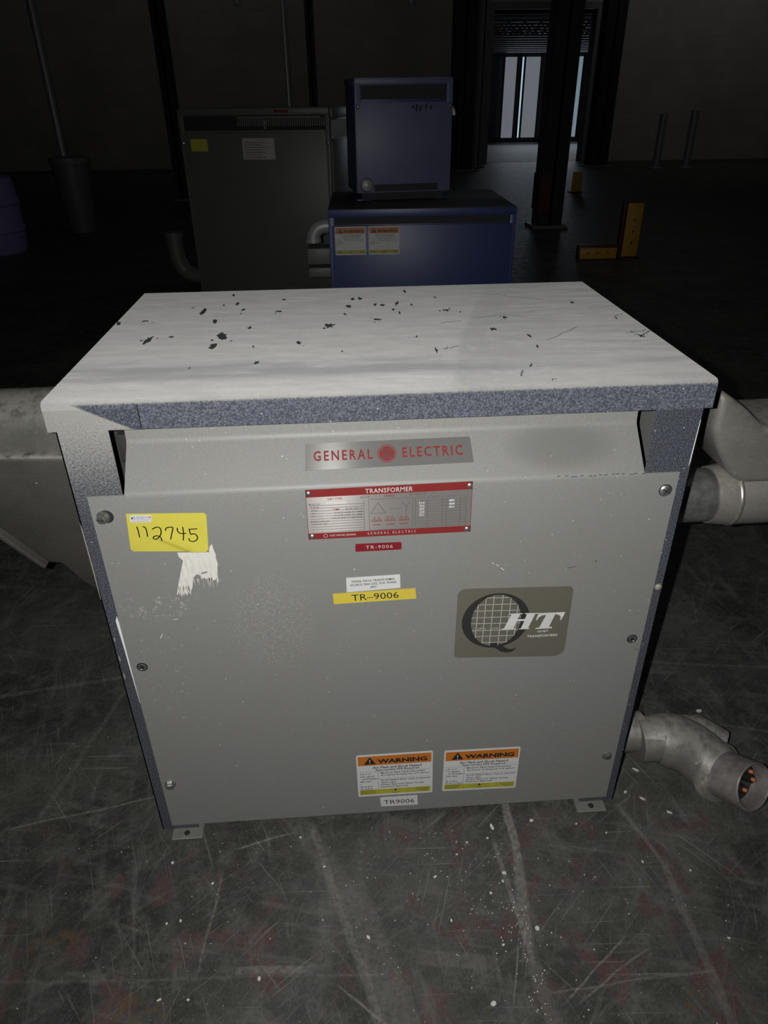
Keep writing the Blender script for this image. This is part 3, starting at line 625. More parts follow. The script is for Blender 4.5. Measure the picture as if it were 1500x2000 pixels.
# rating plate
NP = [(-0.1042, 0.6446), (0.1051, 0.6469), (0.1057, 0.5728), (-0.1045, 0.5716)]
g = quad(NP, YB); b = B(); slab(b, g, (.004,)*4, 1, .35, .0007); npo = obj('rating_plate', b, MT['plate'], T, smooth=False)
g = quad(NP, YB-.0002); b = B()
rect(b, g, 0, 1, 0, .15, 0); rect(b, g, 0, 1, .875, 1, 0); rect(b, g, 0, .003, 0, 1, 0); rect(b, g, .997, 1, 0, 1, 0)
g = quad(NP, YB-.0004)
text(b, 'TRANSFORMER', g, .355, .64, .035, .125, 1, bold=.015, space=1.1)
for s_, u0, u1, v0, v1, bo in (('DRY TYPE', .13, .215, .175, .22, .01), ('INDOOR', .325, .38, .175, .22, .01), ('3 PHASE', .465, .53, .17, .215, .01), ('60 HERTZ', .62, .72, .165, .21, .01), ('MODEL NO', .015, .085, .272, .305, .01), ('TYPE', .02, .075, .335, .365, 0), ('KVA', .03, .065, .395, .425, 0), ('TEMP', .155, .20, .39, .425, .01), ('RISE 150 C', .235, .335, .39, .425, .01),
                               ('HV', .03, .05, .455, .485, 0), ('VOLTS LINE TO LINE', .165, .335, .455, .49, .01), ('LV', .03, .05, .51, .54, 0), ('VOLTS LINE TO LINE', .165, .335, .51, .545, .01), ('VOLTS LINE TO NEUTRAL', .15, .335, .565, .60, .01), ('IMPEDANCE', .02, .13, .62, .65, 0), ('WEIGHT LBS', .02, .12, .675, .70, 0),
                               ('VOLTS', .655, .71, .24, .275, 0), ('CONNECT', .735, .80, .24, .275, 0), ('LINES', .85, .91, .235, .27, 0)):
    text(b, s_, g, u0, u1, v0, v1, 0 if 'P' in s_ or s_ in ('HV', 'LV') else 2, bold=bo, res=1)
for s_, u0, u1, v0, v1 in (('75', .105, .125, .39, .43), ('480', .10, .135, .45, .495), ('208', .10, .135, .507, .55), ('120', .105, .14, .565, .61), ('9T23B3874', .12, .24, .262, .305), ('504', .677, .712, .345, .395), ('492', .677, .712, .405, .455), ('480', .677, .712, .465, .515), ('468', .677, .712, .525, .575), ('456', .677, .712, .585, .63), ('480', .86, .895, .32, .37), ('468', .86, .895, .385, .435), ('456', .86, .895, .45, .50)):
    text(b, s_, g, u0, u1, v0, v1, 3, bold=.03, res=1)
for i in range(11):
    v = .315+i*.054; rect(b, g, .02, .345, v-.004, v+.004, 2)
for i in range(10):
    v = .32+i*.058; rect(b, g, .655, .965, v-.003, v+.003, 2)
for u in (.345, .375, .64, .655, .73, .82, .845, .93, .965): rect(b, g, u-.0012, u+.0012, .25, .86, 2)
for v in (.25, .86): rect(b, g, .375, .64, v-.004, v+.004, 2)
def gl(P, w_=.0007, mi=0):
    ribbon(b, P, w_, lambda x, z: Vector((x, YB-.0004, z)), mi, False)
pt = lambda u, v: (g(u, v).x, g(u, v).z)
gl([pt(.385, .53), pt(.43, .32), pt(.475, .53), pt(.385, .53)], .0007, 2); gl([pt(.575, .33), pt(.60, .42), pt(.625, .33)], .0007, 2); gl([pt(.60, .42), pt(.60, .54)], .0007, 2); gl([pt(.50, .45), pt(.57, .45)], .0006, 2)
for q in range(3):
    for j in range(7):
        u = .39+q*.083+j*.0095; gl([pt(u, .60+.05*(j % 3 == 0)), pt(u, .69)], .0006, 0)
    gl([pt(.39+q*.083, .69), pt(.452+q*.083, .69)], .0006, 0); gl([pt(.395+q*.083, .76), pt(.445+q*.083, .76)], .0010, 0)
text(b, 'FORT WAYNE, INDIANA', g, .13, .29, .915, .96, 1, bold=.01, res=1)
text(b, 'GENERAL ELECTRIC', g, .36, .66, .905, .955, 1, res=1, space=1.8)
for i in range(12):
    a, e = i*.5236, (i+1)*.5236; poly(b, [g(.105+r*.013*math.cos(t), .935+r*.037*math.sin(t)) for r, t in ((.8, a), (1, a), (1, e), (.8, e))], 1)
letter_part(npo, b, [MT['red'], MT['silver'], MT['chip'], MT['badge_white']])
for u, v in ((.017, .08), (.983, .08), (.022, .94), (.978, .945)):
    b = B(); p = g(u, v); lathe(b, (p.x, YB, p.z), (0, -1, 0), [(0, .0036), (.0008, .0034), (.0018, .002), (.0021, .0004)], 16); obj('rivet', b, MT['bolt'], npo)

# tape labels
def strip(name, c, mt, label, words, ink, r=.02, wh=(1, .2), **kw):
    b = B(); slab(b, quad(c, YB), (r,)*4, wh[0], wh[1], .0006); o = tag(obj(name, b, MT[mt], T, smooth=False), label)
    b = B(); g = quad(c, YB-.0003)
    for s_, u0, u1, v0, v1 in words: text(b, s_, g, u0, u1, v0, v1, **kw)
    letter_part(o, b, MT[ink]); return o
strip('embossed_tape', [(-.0447, .5614), (.0157, .5612), (.0157, .5497), (-.045, .5493)], 'redtape', 'dark red embossed tape', [('TR-9006', .225, .81, .27, .70)], 'silver', .03, (1, .2), space=1.25)
strip('paper_label', [(-.0587, .5079), (.0137, .5094), (.0144, .4872), (-.0589, .484)], 'white', 'small white paper label', [('TR9006 75KVA TRANSFORMER', .09, .90, .20, .36), ('SOURCE 200A DISC FOR TR9006', .07, .93, .44, .60), ('480V', .44, .56, .68, .82)], 'black', .004, (1, .3), bold=.008)
strip('name_tape', [(-.0778, .4825), (.0347, .4851), (.0363, .4675), (-.0772, .465)], 'tape', 'yellow tape with black letters', [('TR\u20139006', .22, .79, .19, .80)], 'black', .004, (1, .16))
strip('white_tape', [(-.0197, .0541), (.0431, .0544), (.0443, .0305), (-.0183, .0315)], 'white', 'white tape below the warning labels', [('TR9006', .09, .91, .30, .74)], 'black', .01, (1, .36))

# warning labels
def warn(par, c, yb, lines, simple=False, name='warning_label'):
    b = B(); slab(b, quad(c, yb), (.022,)*4, 1, .8, .0006); o = obj(name, b, MT['white'], par, smooth=False)
    b = B(); g = quad(c, yb-.0003)
    rect(b, g, .02, .98, .03, .245, 0); rect(b, g, .025, .975, .835, .955, 1)
    g = quad(c, yb-.0006)
    poly(b, [g(.175, .045), g(.255, .215), g(.095, .215)], 2)
    text(b, 'WARNING', g, .275, .925, .105, .205, 2, bold=.045, res=2 if not simple else 1)
    g2 = quad(c, yb-.0009); poly(b, [g2(.168, .105), g2(.182, .105), g2(.178, .17), g2(.172, .17)], 3); rect(b, g2, .170, .180, .18, .198, 3)
    for s_, u0, u1, v0, v1 in lines: text(b, s_, g, u0, u1, v0, v1, 2, bold=.02, res=1)
    for u0, u1, v in ((.03, .97, .40), (.03, .97, .58)): rect(b, g, u0, u1, v-.002, v+.002, 2)
    rect(b, g, .275, .278, .40, .83, 2)
    for u0, u1, v in ((.04, .24, .855), (.04, .22, .89), (.04, .23, .925), (.78, .96, .86), (.80, .95, .90), (.83, .95, .935), (.46, .54, .93)):
        u = u0
        while u < u1:
            d_ = random.uniform(.008, .02); rect(b, g, u, min(u+d_, u1), v-.008, v+.008, 4); u += d_+.005
    poly(b, [g(.50+.018*math.cos(i), .865+.024*math.sin(i)) for i in range(6)], 2)
    obj('lettering', b, [MT['orange'], MT['lime'], MT['black'], MT['white'], MT['lime_ink']], o if par is T or True else par, smooth=False)
    return o
MT['lime_ink'] = plain('dark_olive_ink', (.10, .095, .02), .5)
R_ = [('Arc Flash and Shock Hazard', .21, .85, .27, .325), ('Appropriate PPE Required', .24, .82, .335, .392), ('Minimum Flash Hazard Boundary', .31, .90, .42, .462), ('Arc Rated Clothing min of 4 cal/cm\u00b2', .31, .95, .475, .517), ('Shock Hazard when cover is removed', .31, .965, .595, .632), ('Glove Class', .31, .51, .655, .69), ('Limited Approach (Fixed Circuit)', .31, .88, .705, .748), ('Restricted Approach', .31, .67, .76, .803)]
L1 = [('2 ft, 7 in', .035, .18, .43, .465), ('3.41 cal/cm\u00b2', .035, .23, .487, .523), ('at 18 inches', .07, .26, .54, .572), ('480 VAC', .035, .19, .61, .645), ('0', .037, .05, .675, .71), ('42 inches', .035, .20, .733, .765), ('12 inches', .035, .20, .785, .82)]
L2 = [('1 ft, 6 in', .035, .18, .43, .465), ('1.6 cal/cm\u00b2', .035, .22, .487, .523), ('at 18 inches', .07, .26, .54, .572), ('208 VAC', .035, .19, .61, .645), ('0', .037, .05, .675, .71), ('42 inches', .035, .20, .733, .765), ('Avoid Contact', .035, .265, .785, .82)]
tag(warn(T, [(-.0567, .1595), (.0668, .1602), (.0681, .0597), (-.0555, .0600)], YB, R_+L1), 'left of the two orange warning labels')
tag(warn(T, [(.0856, .1580), (.2095, .1568), (.209, .0576), (.0845, .0607)], YB, R_+L2), 'right of the two orange warning labels')

# quiet-transformer badge
QC = [(.0938, .4800), (.2562, .4750), (.2566, .3472), (.0928, .3555)]
b = B(); g = quad(QC, YB); slab(b, g, (.012, .008, .016, .006), .163, .127, .0006); bd = obj('model_badge', b, MT['badge'], T, smooth=False)
b = B(); Y1, Y2, Y3 = YB-.0003, YB-.0005, YB-.0008
oc, orx, orz = (.1500, .4206), .0485, .0492; ic, irx, irz = (.1504, .4208), .0357, .0462
n_ = 72
for i in range(n_):
    a, e = 2*math.pi*i/n_, 2*math.pi*(i+1)/n_
    if 5.22 < (a+.0) < 5.20: continue
    poly(b, [Vector((c_[0]+rx*math.cos(t), Y1, c_[1]+rz*math.sin(t))) for c_, rx, rz, t in ((oc, orx, orz, a), (oc, orx, orz, e), (ic, irx, irz, e), (ic, irx, irz, a))], 0)
QT_ = [(0.1403, 0.3754), (0.1432, 0.3787), (0.1481, 0.3805), (0.1544, 0.38), (0.1609, 0.3767), (0.1663, 0.3714), (0.1716, 0.3675), (0.1774, 0.3667), (0.1831, 0.3694), (0.1808, 0.3639), (0.1759, 0.3609), (0.1684, 0.3607), (0.1613, 0.363), (0.1559, 0.3678), (0.1499, 0.3719)]
poly(b, [Vector((x, Y1-.0001, z)) for x, z in QT_], 0)
def inell(x, z): return ((x-ic[0])/irx)**2+((z-ic[1])/irz)**2
wf = lambda x, z: Vector((x, Y2, z))
for x in (.1228, .1333, .1441, .1567, .1683, .1793):
    hz = irz*math.sqrt(max(0, 1-((x-ic[0])/irx)**2)); ribbon(b, [(x+.0006, ic[1]+hz), (x-.0006, ic[1]-hz)], .00065, wf, 1, False)
for z0, z1 in ((.4627, .4615), (.4513, .4497), (.4403, .4384), (.4286, .427), (.4183, .415), (.405, .403), (.3943, .3927), (.3822, .381)):
    hx = irx*math.sqrt(max(0, 1-(((z0+z1)/2-ic[1])/irz)**2)); ribbon(b, [(ic[0]-hx, z0), (ic[0]+hx, z1)], .00065, wf, 1, False)
ribbon(b, smoothpts([(0.1186, 0.4072), (0.1221, 0.4105), (0.1254, 0.4067), (0.1313, 0.4105), (0.1365, 0.4064), (0.1402, 0.4065), (0.1424, 0.4098), (0.147, 0.406), (0.151, 0.4097), (0.1556, 0.4054)], 1), .0020, lambda x, z: Vector((x, Y3, z)), 1)
HP = [(0.1689, 0.4329), (0.1878, 0.4327), (0.1876, 0.4312), (0.1843, 0.4311), (0.181, 0.4221), (0.1916, 0.422), (0.1939, 0.4305), (0.1908, 0.431), (0.1909, 0.4325), (0.2105, 0.4317), (0.2102, 0.4302), (0.2058, 0.43), (0.1978, 0.4049), (0.1999, 0.4051), (0.1995, 0.4032), (0.1849, 0.4034), (0.1851, 0.405), (0.1874, 0.4053), (0.1912, 0.4186), (0.1801, 0.4184), (0.1766, 0.4059), (0.18, 0.4057), (0.1795, 0.4041), (0.1588, 0.4047), (0.1594, 0.4064), (0.1626, 0.4065), (0.1717, 0.431), (0.169, 0.4314)]
TP = [(0.2106, 0.4312), (0.2487, 0.4309), (0.2476, 0.425), (0.2443, 0.4167), (0.2427, 0.4175), (0.2436, 0.4221), (0.2407, 0.4259), (0.2349, 0.4278), (0.2282, 0.4052), (0.2329, 0.4049), (0.2325, 0.4024), (0.2083, 0.4026), (0.209, 0.4046), (0.2139, 0.4049), (0.222, 0.4274), (0.2166, 0.427), (0.2114, 0.4235), (0.2094, 0.4187), (0.2077, 0.4194), (0.2096, 0.4267)]
for P in (HP, TP): poly(b, [Vector((x, Y3, z)) for x, z in P], 2)
tf = lambda x, z: Vector((x, Y3, z))
text(b, 'QUIET', tf, .2120, .2284, .3996, .3955, 2, bold=.015); text(b, 'TRANSFORMERS', tf, .1980, .2422, .3916, .3873, 2, bold=.015)
letter_part(bd, b, [MT['badge_ink'], MT['badge_white'], MT['badge_white']])

# ------------------------------------------------------------------ conduit fittings on the cabinet
# left: large pulling elbow
CL = thing('conduit_fitting', 'large cast conduit elbow on the left side of the cabinet, cut by the photo edge', 'conduit fitting', (-.384, .20, .655))
def loc(r, p): return Vector(p)-Vector(r.location)
b = B(); lathe(b, (0, 0, 0), (-1, 0, 0), [(0, .056), (.012, .056), (.012, .0515), (.05, .0515)], 44); obj('nipple', b, MT['zinc'], CL)
b = B(); lathe(b, (-.030, 0, 0), (-1, 0, 0), [(0, .053), (.0, .0585), (.004, .0600), (.010, .0600), (.013, .0585), (.42, .0585), (.425, .055)], 48)
obj('hub', b, MT['cast'], CL, ang=50)
lean = lambda a, c, d_: loc(CL, (a, d_+(.62-c)*.4, c))
b = B(); P = [(-.40, .640), (-.80, .655), (-.80, .74), (-.80, .62), (-.575, .522), (-.5555, .418), (-.566, .402), (-.5328, .402), (-.5223, .349), (-.5013, .308), (-.46, .30), (-.42, .34), (-.40, .42)]
P = [(-.40, .640), (-.80, .655), (-.80, .600), (-.64, .560), (-.5760, .515), (-.5600, .404), (-.5328, .402), (-.5223, .349), (-.5013, .308), (-.46, .30), (-.42, .34), (-.40, .42)]
P = [(-.40, .640), (-.80, .655), (-.80, .60), (-.66, .560), (-.60, .520), (-.552, .404), (-.5328, .400), (-.518, .349), (-.4980, .312), (-.46, .30), (-.42, .34), (-.40, .42)]
prism(b, P, lean, .135, .25, .016)
obj('body', b, MT['cast_dark'], CL, ang=50)
b = B(); prism(b, [(-.70, .575), (-.600, .515), (-.553, .400), (-.561, .397), (-.608, .506), (-.706, .566)], lean, .128, .262, .003); obj('cover_plate', b, MT['cast_dark'], CL)
b = B(); lathe(b, loc(CL, (-.46, .29, .33)), (.55, .2, -.8), [(0, .05), (.06, .05), (.065, .046)], 36); obj('lower_hub', b, MT['cast_dark'], CL, ang=50)
# right, upper
CR = thing('conduit_fitting', 'upper cast conduit elbow on the right side of the cabinet, on a zinc nipple', 'conduit fitting', (.384, .20, .494))
b = B(); lathe(b, (0, 0, 0), (1, 0, 0), [(0, .049), (.010, .049), (.012, .0445), (.17, .0445)], 44); obj('nipple', b, MT['zinc'], CR)
b = B(); lathe(b, (.152, 0, 0), (1, 0, 0), [(0, .0445), (0, .047), (.018, .0505), (.042, .0510), (.30, .0510), (.31, .048)], 48)
P = [(.495, .690), (.5157, .6796), (.5497, .6553), (.5785, .6289), (.6058, .6278), (.72, .630), (.72, .535), (.565, .535), (.5446, .5479), (.5145, .5907), (.497, .625)]
prism(b, P, lambda a, c, d_: loc(CR, (a, d_, c)), .155, .285, .016)
obj('body', b, MT['cast_light'], CR, ang=50)
b = B(); lathe(b, (.184, 0, 0), (1, 0, 0), [(0, .0500), (0, .0518), (.002, .0530), (.004, .0530), (.006, .0518), (.006, .050)], 48); obj('bushing_ring', b, MT['ring'], CR)
# right, lower, with cable ends
CB = thing('conduit_fitting', 'lower cast conduit elbow lying on the floor at right, copper cable ends showing', 'conduit fitting', (.388, .070, .092))
b = B(); lathe(b, (0, 0, 0), (1, 0, 0), [(0, .039), (.008, .039), (.010, .0345), (.06, .0345)], 40); obj('nipple', b, MT['cast'], CB)
A = Vector((.435, .055, .088)); E0 = Vector((.560, .006, .056)); dirv = Vector((.35, -.80, .42)).normalized()
pts = [A, Vector((.47, .055, .088)), Vector((.492, .052, .086)), Vector((.520, .046, .076)), Vector((.545, .030, .064)), E0]
b = B(); sweep(b, [loc(CB, p) for p in [A]+smoothpts([tuple(p) for p in pts[1:]], 2)], [.039]+[.0405+.0065*min(1, i/5) for i in range(len(smoothpts([tuple(p) for p in pts[1:]], 2)))], 44)
sweep(b, [loc(CB, p) for p in (Vector((.50, .090, .066)), Vector((.55, .072, .060)), Vector((.590, .045, .054)))], [.030, .046, .040], 32)
obj('body', b, MT['cast'], CB, ang=50)
b = B(); lathe(b, loc(CB, E0+dirv*.0), dirv, [(0, .044), (0, .0515), (.006, .0520), (.012, .050), (.012, .0435), (.018, .0435)], 48)
obj('hub_rim', b, MT['ring'], CB)
b = B(); lathe(b, loc(CB, E0+dirv*.008), dirv, [(0, .0405), (.068, .0405), (.069, .0395), (.069, .0370), (.067, .0360), (.02, .0355)], 48, 0, False); obj('pipe_stub', b, galv('stub_zinc', (.30, .27, .26), .45, .5), CB)
b = B(); lathe(b, loc(CB, E0+dirv*.044), dirv, [(0, .0357), (.001, .0357)], 40); obj('pipe_plug', b, MT['rubber'], CB)
d_, u_, v_ = basis(dirv)
upv = (Vector((0, 0, 1))-dirv*dirv.z).normalized(); rgv = (-dirv).cross(upv)
for a, r in ((.006, .022), (.008, .007), (-.014, -.002)):
    q = E0+dirv*.045+rgv*a+upv*r
    b = B(); lathe(b, loc(CB, q), dirv, [(0, .0075), (.022, .0075), (.023, .005)], 20)
    c_ = obj('cable', b, MT['rubber'], CB)
    b = B(); lathe(b, loc(CB, q+dirv*.023), dirv, [(0, .0034), (.004, .0032), (.0055, .0015)], 16); obj('copper_end', b, MT['copper'], c_)

# ------------------------------------------------------------------ behind: blue transformers
BB = thing('blue_transformer', 'wide dark blue transformer cabinet directly behind the grey one', 'transformer', (.300, 2.232, 0), math.radians(-1.9))
hw = .377
b = B(); box(b, -hw+.004, hw-.004, .006, .60, .03, .665, .003); obj('cabinet', b, MT['blue'], BB)
b = B(); box(b, -hw, hw, -.012, .61, .665, .690, .004); obj('top_cover', b, [MT['bluetop']], BB)
b = B(); box(b, -hw, hw, -.014, .004, .658, .6885, .002); box(b, -hw, -hw+.025, -.014, .004, .0, .66, .002); box(b, hw-.025, hw, -.014, .004, .0, .66, .002); obj('front_frame', b, MT['blue'], BB)
b = B(); box(b, -hw+.026, hw-.026, -.001, .003, .630, .657); obj('vent_slot', b, MT['slot'], BB)
b = B(); box(b, -hw+.012, hw-.012, -.016, -.004, .10, .628, .001); box(b, -.073, -.070, -.0165, -.0155, .1, .35); obj('front_panel', b, MT['blue'], BB)
for i, (x0, x1) in enumerate(((.024, .148), (.160, .284))):
    warn(BB, [(-hw+x0, .6245), (-hw+x1, .6245), (-hw+x1, .517), (-hw+x0, .517)], -.0167, R_[:4]+(L1 if i == 0 else L2)[:4], True)
for i in range(2): 
    b = B(); box(b, -.36 if i else .30, -.30 if i else .36, .02, .58, 0, .03, .002); obj('skid', b, MT['steel'], BB)
b = B(); sweep(b, smoothpts([(-hw+.006, .12, .612), (-hw-.045, .12, .608), (-hw-.070, .12, .58), (-hw-.072, .12, .553)], 2), .030, 24); lathe(b, (-hw-.072, .12, .563), (0, 0, -1), [(0, .03), (0, .035), (.016, .035), (.018, .028)], 24); tag(obj('conduit_elbow', b, MT['pale_pole'], BB), 'pale conduit elbow')
b = B(); box(b, -hw-.10, -hw+.006, .10, .20, .458, .525, .006); box(b, -hw-.10, -hw+.006, .10, .20, .405, .446, .006); obj('side_box', b, MT['plastic'], BB)

SB = thing('blue_transformer', 'small scuffed blue transformer standing on top of the wide blue cabinet', 'transformer', (.249, 2.51, .690), math.radians(7))
hw = .203; hh = .448
b = B(); box(b, -hw+.003, hw-.003, .006, .26, .03, hh-.02, .002); obj('cabinet', b, MT['blue'], SB)
b = B(); box(b, -hw, hw, -.012, .265, hh-.024, hh, .003); box(b, -hw, -hw+.026, -.012, .004, .03, hh-.02, .002); box(b, hw-.026, hw, -.012, .004, .03, hh-.02, .002); obj('frame', b, MT['bluedirty'], SB)
b = B(); box(b, -hw+.026, hw-.026, .002, .007, hh-.075, hh-.026); obj('vent_slot', b, MT['slot'], SB)
b = B(); box(b, -hw+.075, hw-.055, -.0145, -.013, .035, .062); obj('vent_slot', b, MT['slot'], SB)
b = B(); box(b, -hw+.004, hw-.004, -.0142, -.006, .03, hh-.085, .0015)
obj('front_panel', b, MT['bluedirty'], SB)
b = B(); box(b, -hw+.02, hw-.03, -.0146, -.0138, .003, .03); obj('base_rail', b, MT['slot'], SB)
for s in (-1, 1):
    b = B(); box(b, *sorted((s*(hw-.06), s*hw)), -.01, .26, 0, .006, .001); obj('foot', b, MT['blue'], SB)
for x, z in ((-hw+.012, hh-.10), (hw-.012, hh-.10)):
    b = B(); lathe(b, (x, -.013, z), (0, -1, 0), [(0, .008), (.002, .008), (.005, .004)], 14); obj('door_screw', b, MT['bolt'], SB)
b = B()
for x, z, l in ((.05, .355, .03), (.065, .35, .022), (.09, .358, .026), (.11, .352, .018), (.035, .352, .014)):
    poly(b, [Vector((x, -.0146, z)), Vector((x+.008, -.0146, z)), Vector((x+.003, -.0146, z-l)), Vector((x-.004, -.0146, z-l*.7))])
tag(obj('scrape_marks', b, MT['slot'], SB, smooth=False), 'dark drips near the top of the door')
b = B(); lathe(b, (-hw+.04, -.0142, .062), (0, -1, 0), [(0, .030), (.004, .029), (.022, .022), (.03, .006)], 20); tag(obj('knockout_cap', b, MT['pale_pole'], SB), 'pale round cap')
b = B(); sweep(b, [(hw+.002, .03, hh-.10), (hw+.018, .03, hh-.12), (hw+.020, .03, hh-.135)], .008, 10); obj('cable_tail', b, MT['pale_pole'], SB)
b = B(); sweep(b, smoothpts([(hw+.002, .10, .24), (hw+.03, .10, .19), (hw+.012, .10, .10), (hw+.002, .10, .085)], 2), .006, 10); obj('cable_tail', b, MT['pale_pole'], SB)

# dark grey-green cabinet
th = math.radians(-13); GC = thing('grey_transformer', 'tall dark grey transformer cabinet with louvred top, behind the blue ones', 'transformer', (-.0555, 3.50, 0), th)
gw, gh, gd = .845, 1.032, .60
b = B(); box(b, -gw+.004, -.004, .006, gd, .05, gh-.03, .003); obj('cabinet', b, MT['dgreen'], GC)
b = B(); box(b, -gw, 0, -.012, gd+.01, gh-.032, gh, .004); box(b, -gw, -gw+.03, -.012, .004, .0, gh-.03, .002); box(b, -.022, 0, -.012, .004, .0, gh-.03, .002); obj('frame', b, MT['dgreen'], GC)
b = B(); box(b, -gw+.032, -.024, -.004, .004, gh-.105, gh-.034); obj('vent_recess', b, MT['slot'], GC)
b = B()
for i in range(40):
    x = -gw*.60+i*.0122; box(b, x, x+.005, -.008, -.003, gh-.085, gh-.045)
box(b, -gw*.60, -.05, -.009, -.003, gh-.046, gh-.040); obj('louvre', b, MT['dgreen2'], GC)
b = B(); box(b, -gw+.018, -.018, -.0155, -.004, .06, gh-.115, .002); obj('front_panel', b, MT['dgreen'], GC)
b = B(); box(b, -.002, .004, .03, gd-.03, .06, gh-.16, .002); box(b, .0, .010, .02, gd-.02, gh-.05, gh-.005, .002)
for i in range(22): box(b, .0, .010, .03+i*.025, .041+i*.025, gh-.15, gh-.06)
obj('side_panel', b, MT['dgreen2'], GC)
def px_rect(x0, x1, z0, z1, nm, mt, lab, y=-.0163):
    b = B(); box(b, x0, x1, y, y+.001, z0, z1); return tag(obj(nm, b, MT[mt], GC, smooth=False), lab)
px_rect(-gw+.058, -gw+.155, gh-.205, gh-.145, 'stock_tag', 'yellow', 'small yellow tag')
npg = px_rect(-.490, -.308, gh-.246, gh-.142, 'rating_plate', 'silver', 'pale rating plate')
b = B()
for i in range(7): box(b, -.480, -.36-.02*(i % 2), -.0170, -.0164, gh-.236+i*.012, gh-.233+i*.012)
obj('lettering', b, MT['chip'], npg, smooth=False)
px_rect(-.43, -.365, gh-.268, gh-.250, 'paper_label', 'plastic', 'faded grey label')
for x, z in ((-.011, gh-.165), (-gw+.012, gh-.165), (-.011, .5)):
    b = B(); lathe(b, (x, -.0125, z), (0, -1, 0), [(0, .011), (.003, .010), (.006, .005)], 14); obj('door_screw', b, MT['bolt'], GC)
b = B(); box(b, -.36, -.345, -.018, -.0155, gh-.098, gh-.06); obj('latch', b, MT['bolt'], GC)
b = B(); box(b, -.30, -.22, -.013, -.0125, gh-.022, gh-.010); obj('brand_strip', b, MT['redtape'], GC)
b = B(); box(b, -.30, -.18, -.018, -.0155, .07, .11); obj('floor_label', b, MT['plastic'], GC)
EL = thing('conduit_elbow', 'fat grey conduit elbow on the floor left of the tall dark cabinet', 'conduit', (-1.11, 4.2, 0))
b = B(); sweep(b, smoothpts([(0, 0, .31), (0, 0, .16), (.04, 0, .075), (.12, -.02, .056), (.22, -.03, .055)], 2), .052, 24); obj('bend', b, MT['plastic'], EL)
b = B(); lathe(b, (0, 0, .30), (0, 0, 1), [(0, .06), (.03, .06), (.03, .045)], 24, 0); obj('collar', b, MT['plastic'], EL)

# ------------------------------------------------------------------ odds and ends in the dark
def pole(name, label, cat, x, y, r, z1, mt, group=None, z0=0.):
    b = B(); lathe(b, (0, 0, z0), (0, 0, 1), [(0, r), (z1-z0, r)], 24); lathe(b, (0, 0, z0), (0, 0, 1), [(0, r*1.9), (.012, r*1.9), (.012, r)], 24)
    o = obj(name, b, MT[mt]); o.location = (x, y, 0); return tag(o, label, cat, group)
pole('support_pole', 'pale round pole rising behind the trash can at far left', 'pole', -2.62, 6.95, .034, 4.6, 'pale_pole')
pole('conduit_pipe', 'thin pale pipe running up behind the tall dark cabinet', 'pipe', -.335, 5.0, .010, 4.6, 'pale_pole')
TC = thing('trash_can', 'tapered grey trash can standing on the floor at far left', 'trash can', (-2.47, 6.62, 0))
b = B(); lathe(b, (0, 0, 0), (0, 0, 1), [(0, .115), (.02, .12), (.58, .168), (.60, .168)], 36); obj('body', b, MT['plastic'], TC)
b = B(); lathe(b, (0, 0, .59), (0, 0, 1), [(0, .176), (.02, .180), (.05, .176), (.055, .15), (.062, .02)], 36); obj('lid', b, MT['greysteel'], TC)
LB_ = thing('storage_drum', 'blue plastic drum at the left edge of the photo', 'drum', (-2.90, 5.6, 0))
b = B(); lathe(b, (0, 0, 0), (0, 0, 1), [(0, .25), (.02, .265), (.16, .275), (.17, .285), (.20, .285), (.21, .275), (.36, .275), (.37, .285), (.40, .285), (.41, .275), (.54, .265), (.56, .25)], 40); obj('body', b, MT['purple'], LB_)
b = B(); lathe(b, (0, 0, .555), (0, 0, 1), [(0, .255), (.015, .258), (.015, .235), (.004, .23), (.003, .01)], 40); obj('lid', b, MT['purple'], LB_)
b = B(); box(b, .14, .19, -.235, -.222, .24, .31, .002); tag(obj('paper_label', b, MT['white'], LB_), 'small white label')
def column(label, x, y, w_, z1, mt='steel', grp=None, cuff=None):
    r = thing('steel_column', label, 'column', (x, y, 0), 0, grp)
    b = B(); t_ = .02
    box(b, -w_/2, w_/2, -w_/2, -w_/2+t_, .02, z1); box(b, -w_/2, w_/2, w_/2-t_, w_/2, .02, z1); box(b, -t_/2, t_/2, -w_/2, w_/2, .02, z1); obj('shaft', b, MT[mt], r)
    b = B(); box(b, -w_*.72, w_*.72, -w_*.72, w_*.72, 0, .02, .003); obj('base_plate', b, MT['greysteel'], r)
    if cuff:
        b = B(); box(b, -w_/2-.004, w_*.0-.02, -w_/2-.012, -w_/2-.001, .15, .46); box(b, -w_/2-.012, -w_/2-.001, -w_/2, w_/2, .15, .46); tag(obj('painted_cuff', b, MT[cuff], r), 'dull red painted band')
    return r
column('dark column with a dull red band near its base, in front of the bright opening', 1.975, 6.3, .23, 4.6, cuff='gred')
column('dark column directly left of the bright opening', 2.16, 12.6, .36, 4.6)
column('dark column directly right of the bright opening', 4.66, 12.9, .32, 4.6)
column('slim dark column between the trash can and the tall dark cabinet', -1.93, 9.0, .15, 4.6)
column('slim dark column rising behind the right end of the tall dark cabinet', -.24, 9.2, .10, 4.6)
column('grey column left of the bright opening, beside a darker column', 2.58, 13.2, .16, 4.6, 'greysteel')
pole('floor_post', 'left of two short grey posts by the back wall at right', 'post', 5.52, 12.3, .065, .82, 'pale_pole')
pole('floor_post', 'right of two short grey posts by the back wall at right', 'post', 6.05, 12.3, .065, .86, 'pale_pole')
RG = thing('rack_guard', 'yellow and red steel corner guard standing on the floor at right', 'rack guard', (2.18, 4.70, 0), math.radians(-3))
b = B(); box(b, -.058, .058, -.012, 0, .012, .385, .003); 
for z in (.11, .19, .27): lathe(b, (.005, -.0125, z), (0, -1, 0), [(0, .008), (.0006, .008)], 12, 1)
obj('upright', b, [MT['gyellow'], MT['hole']], RG)
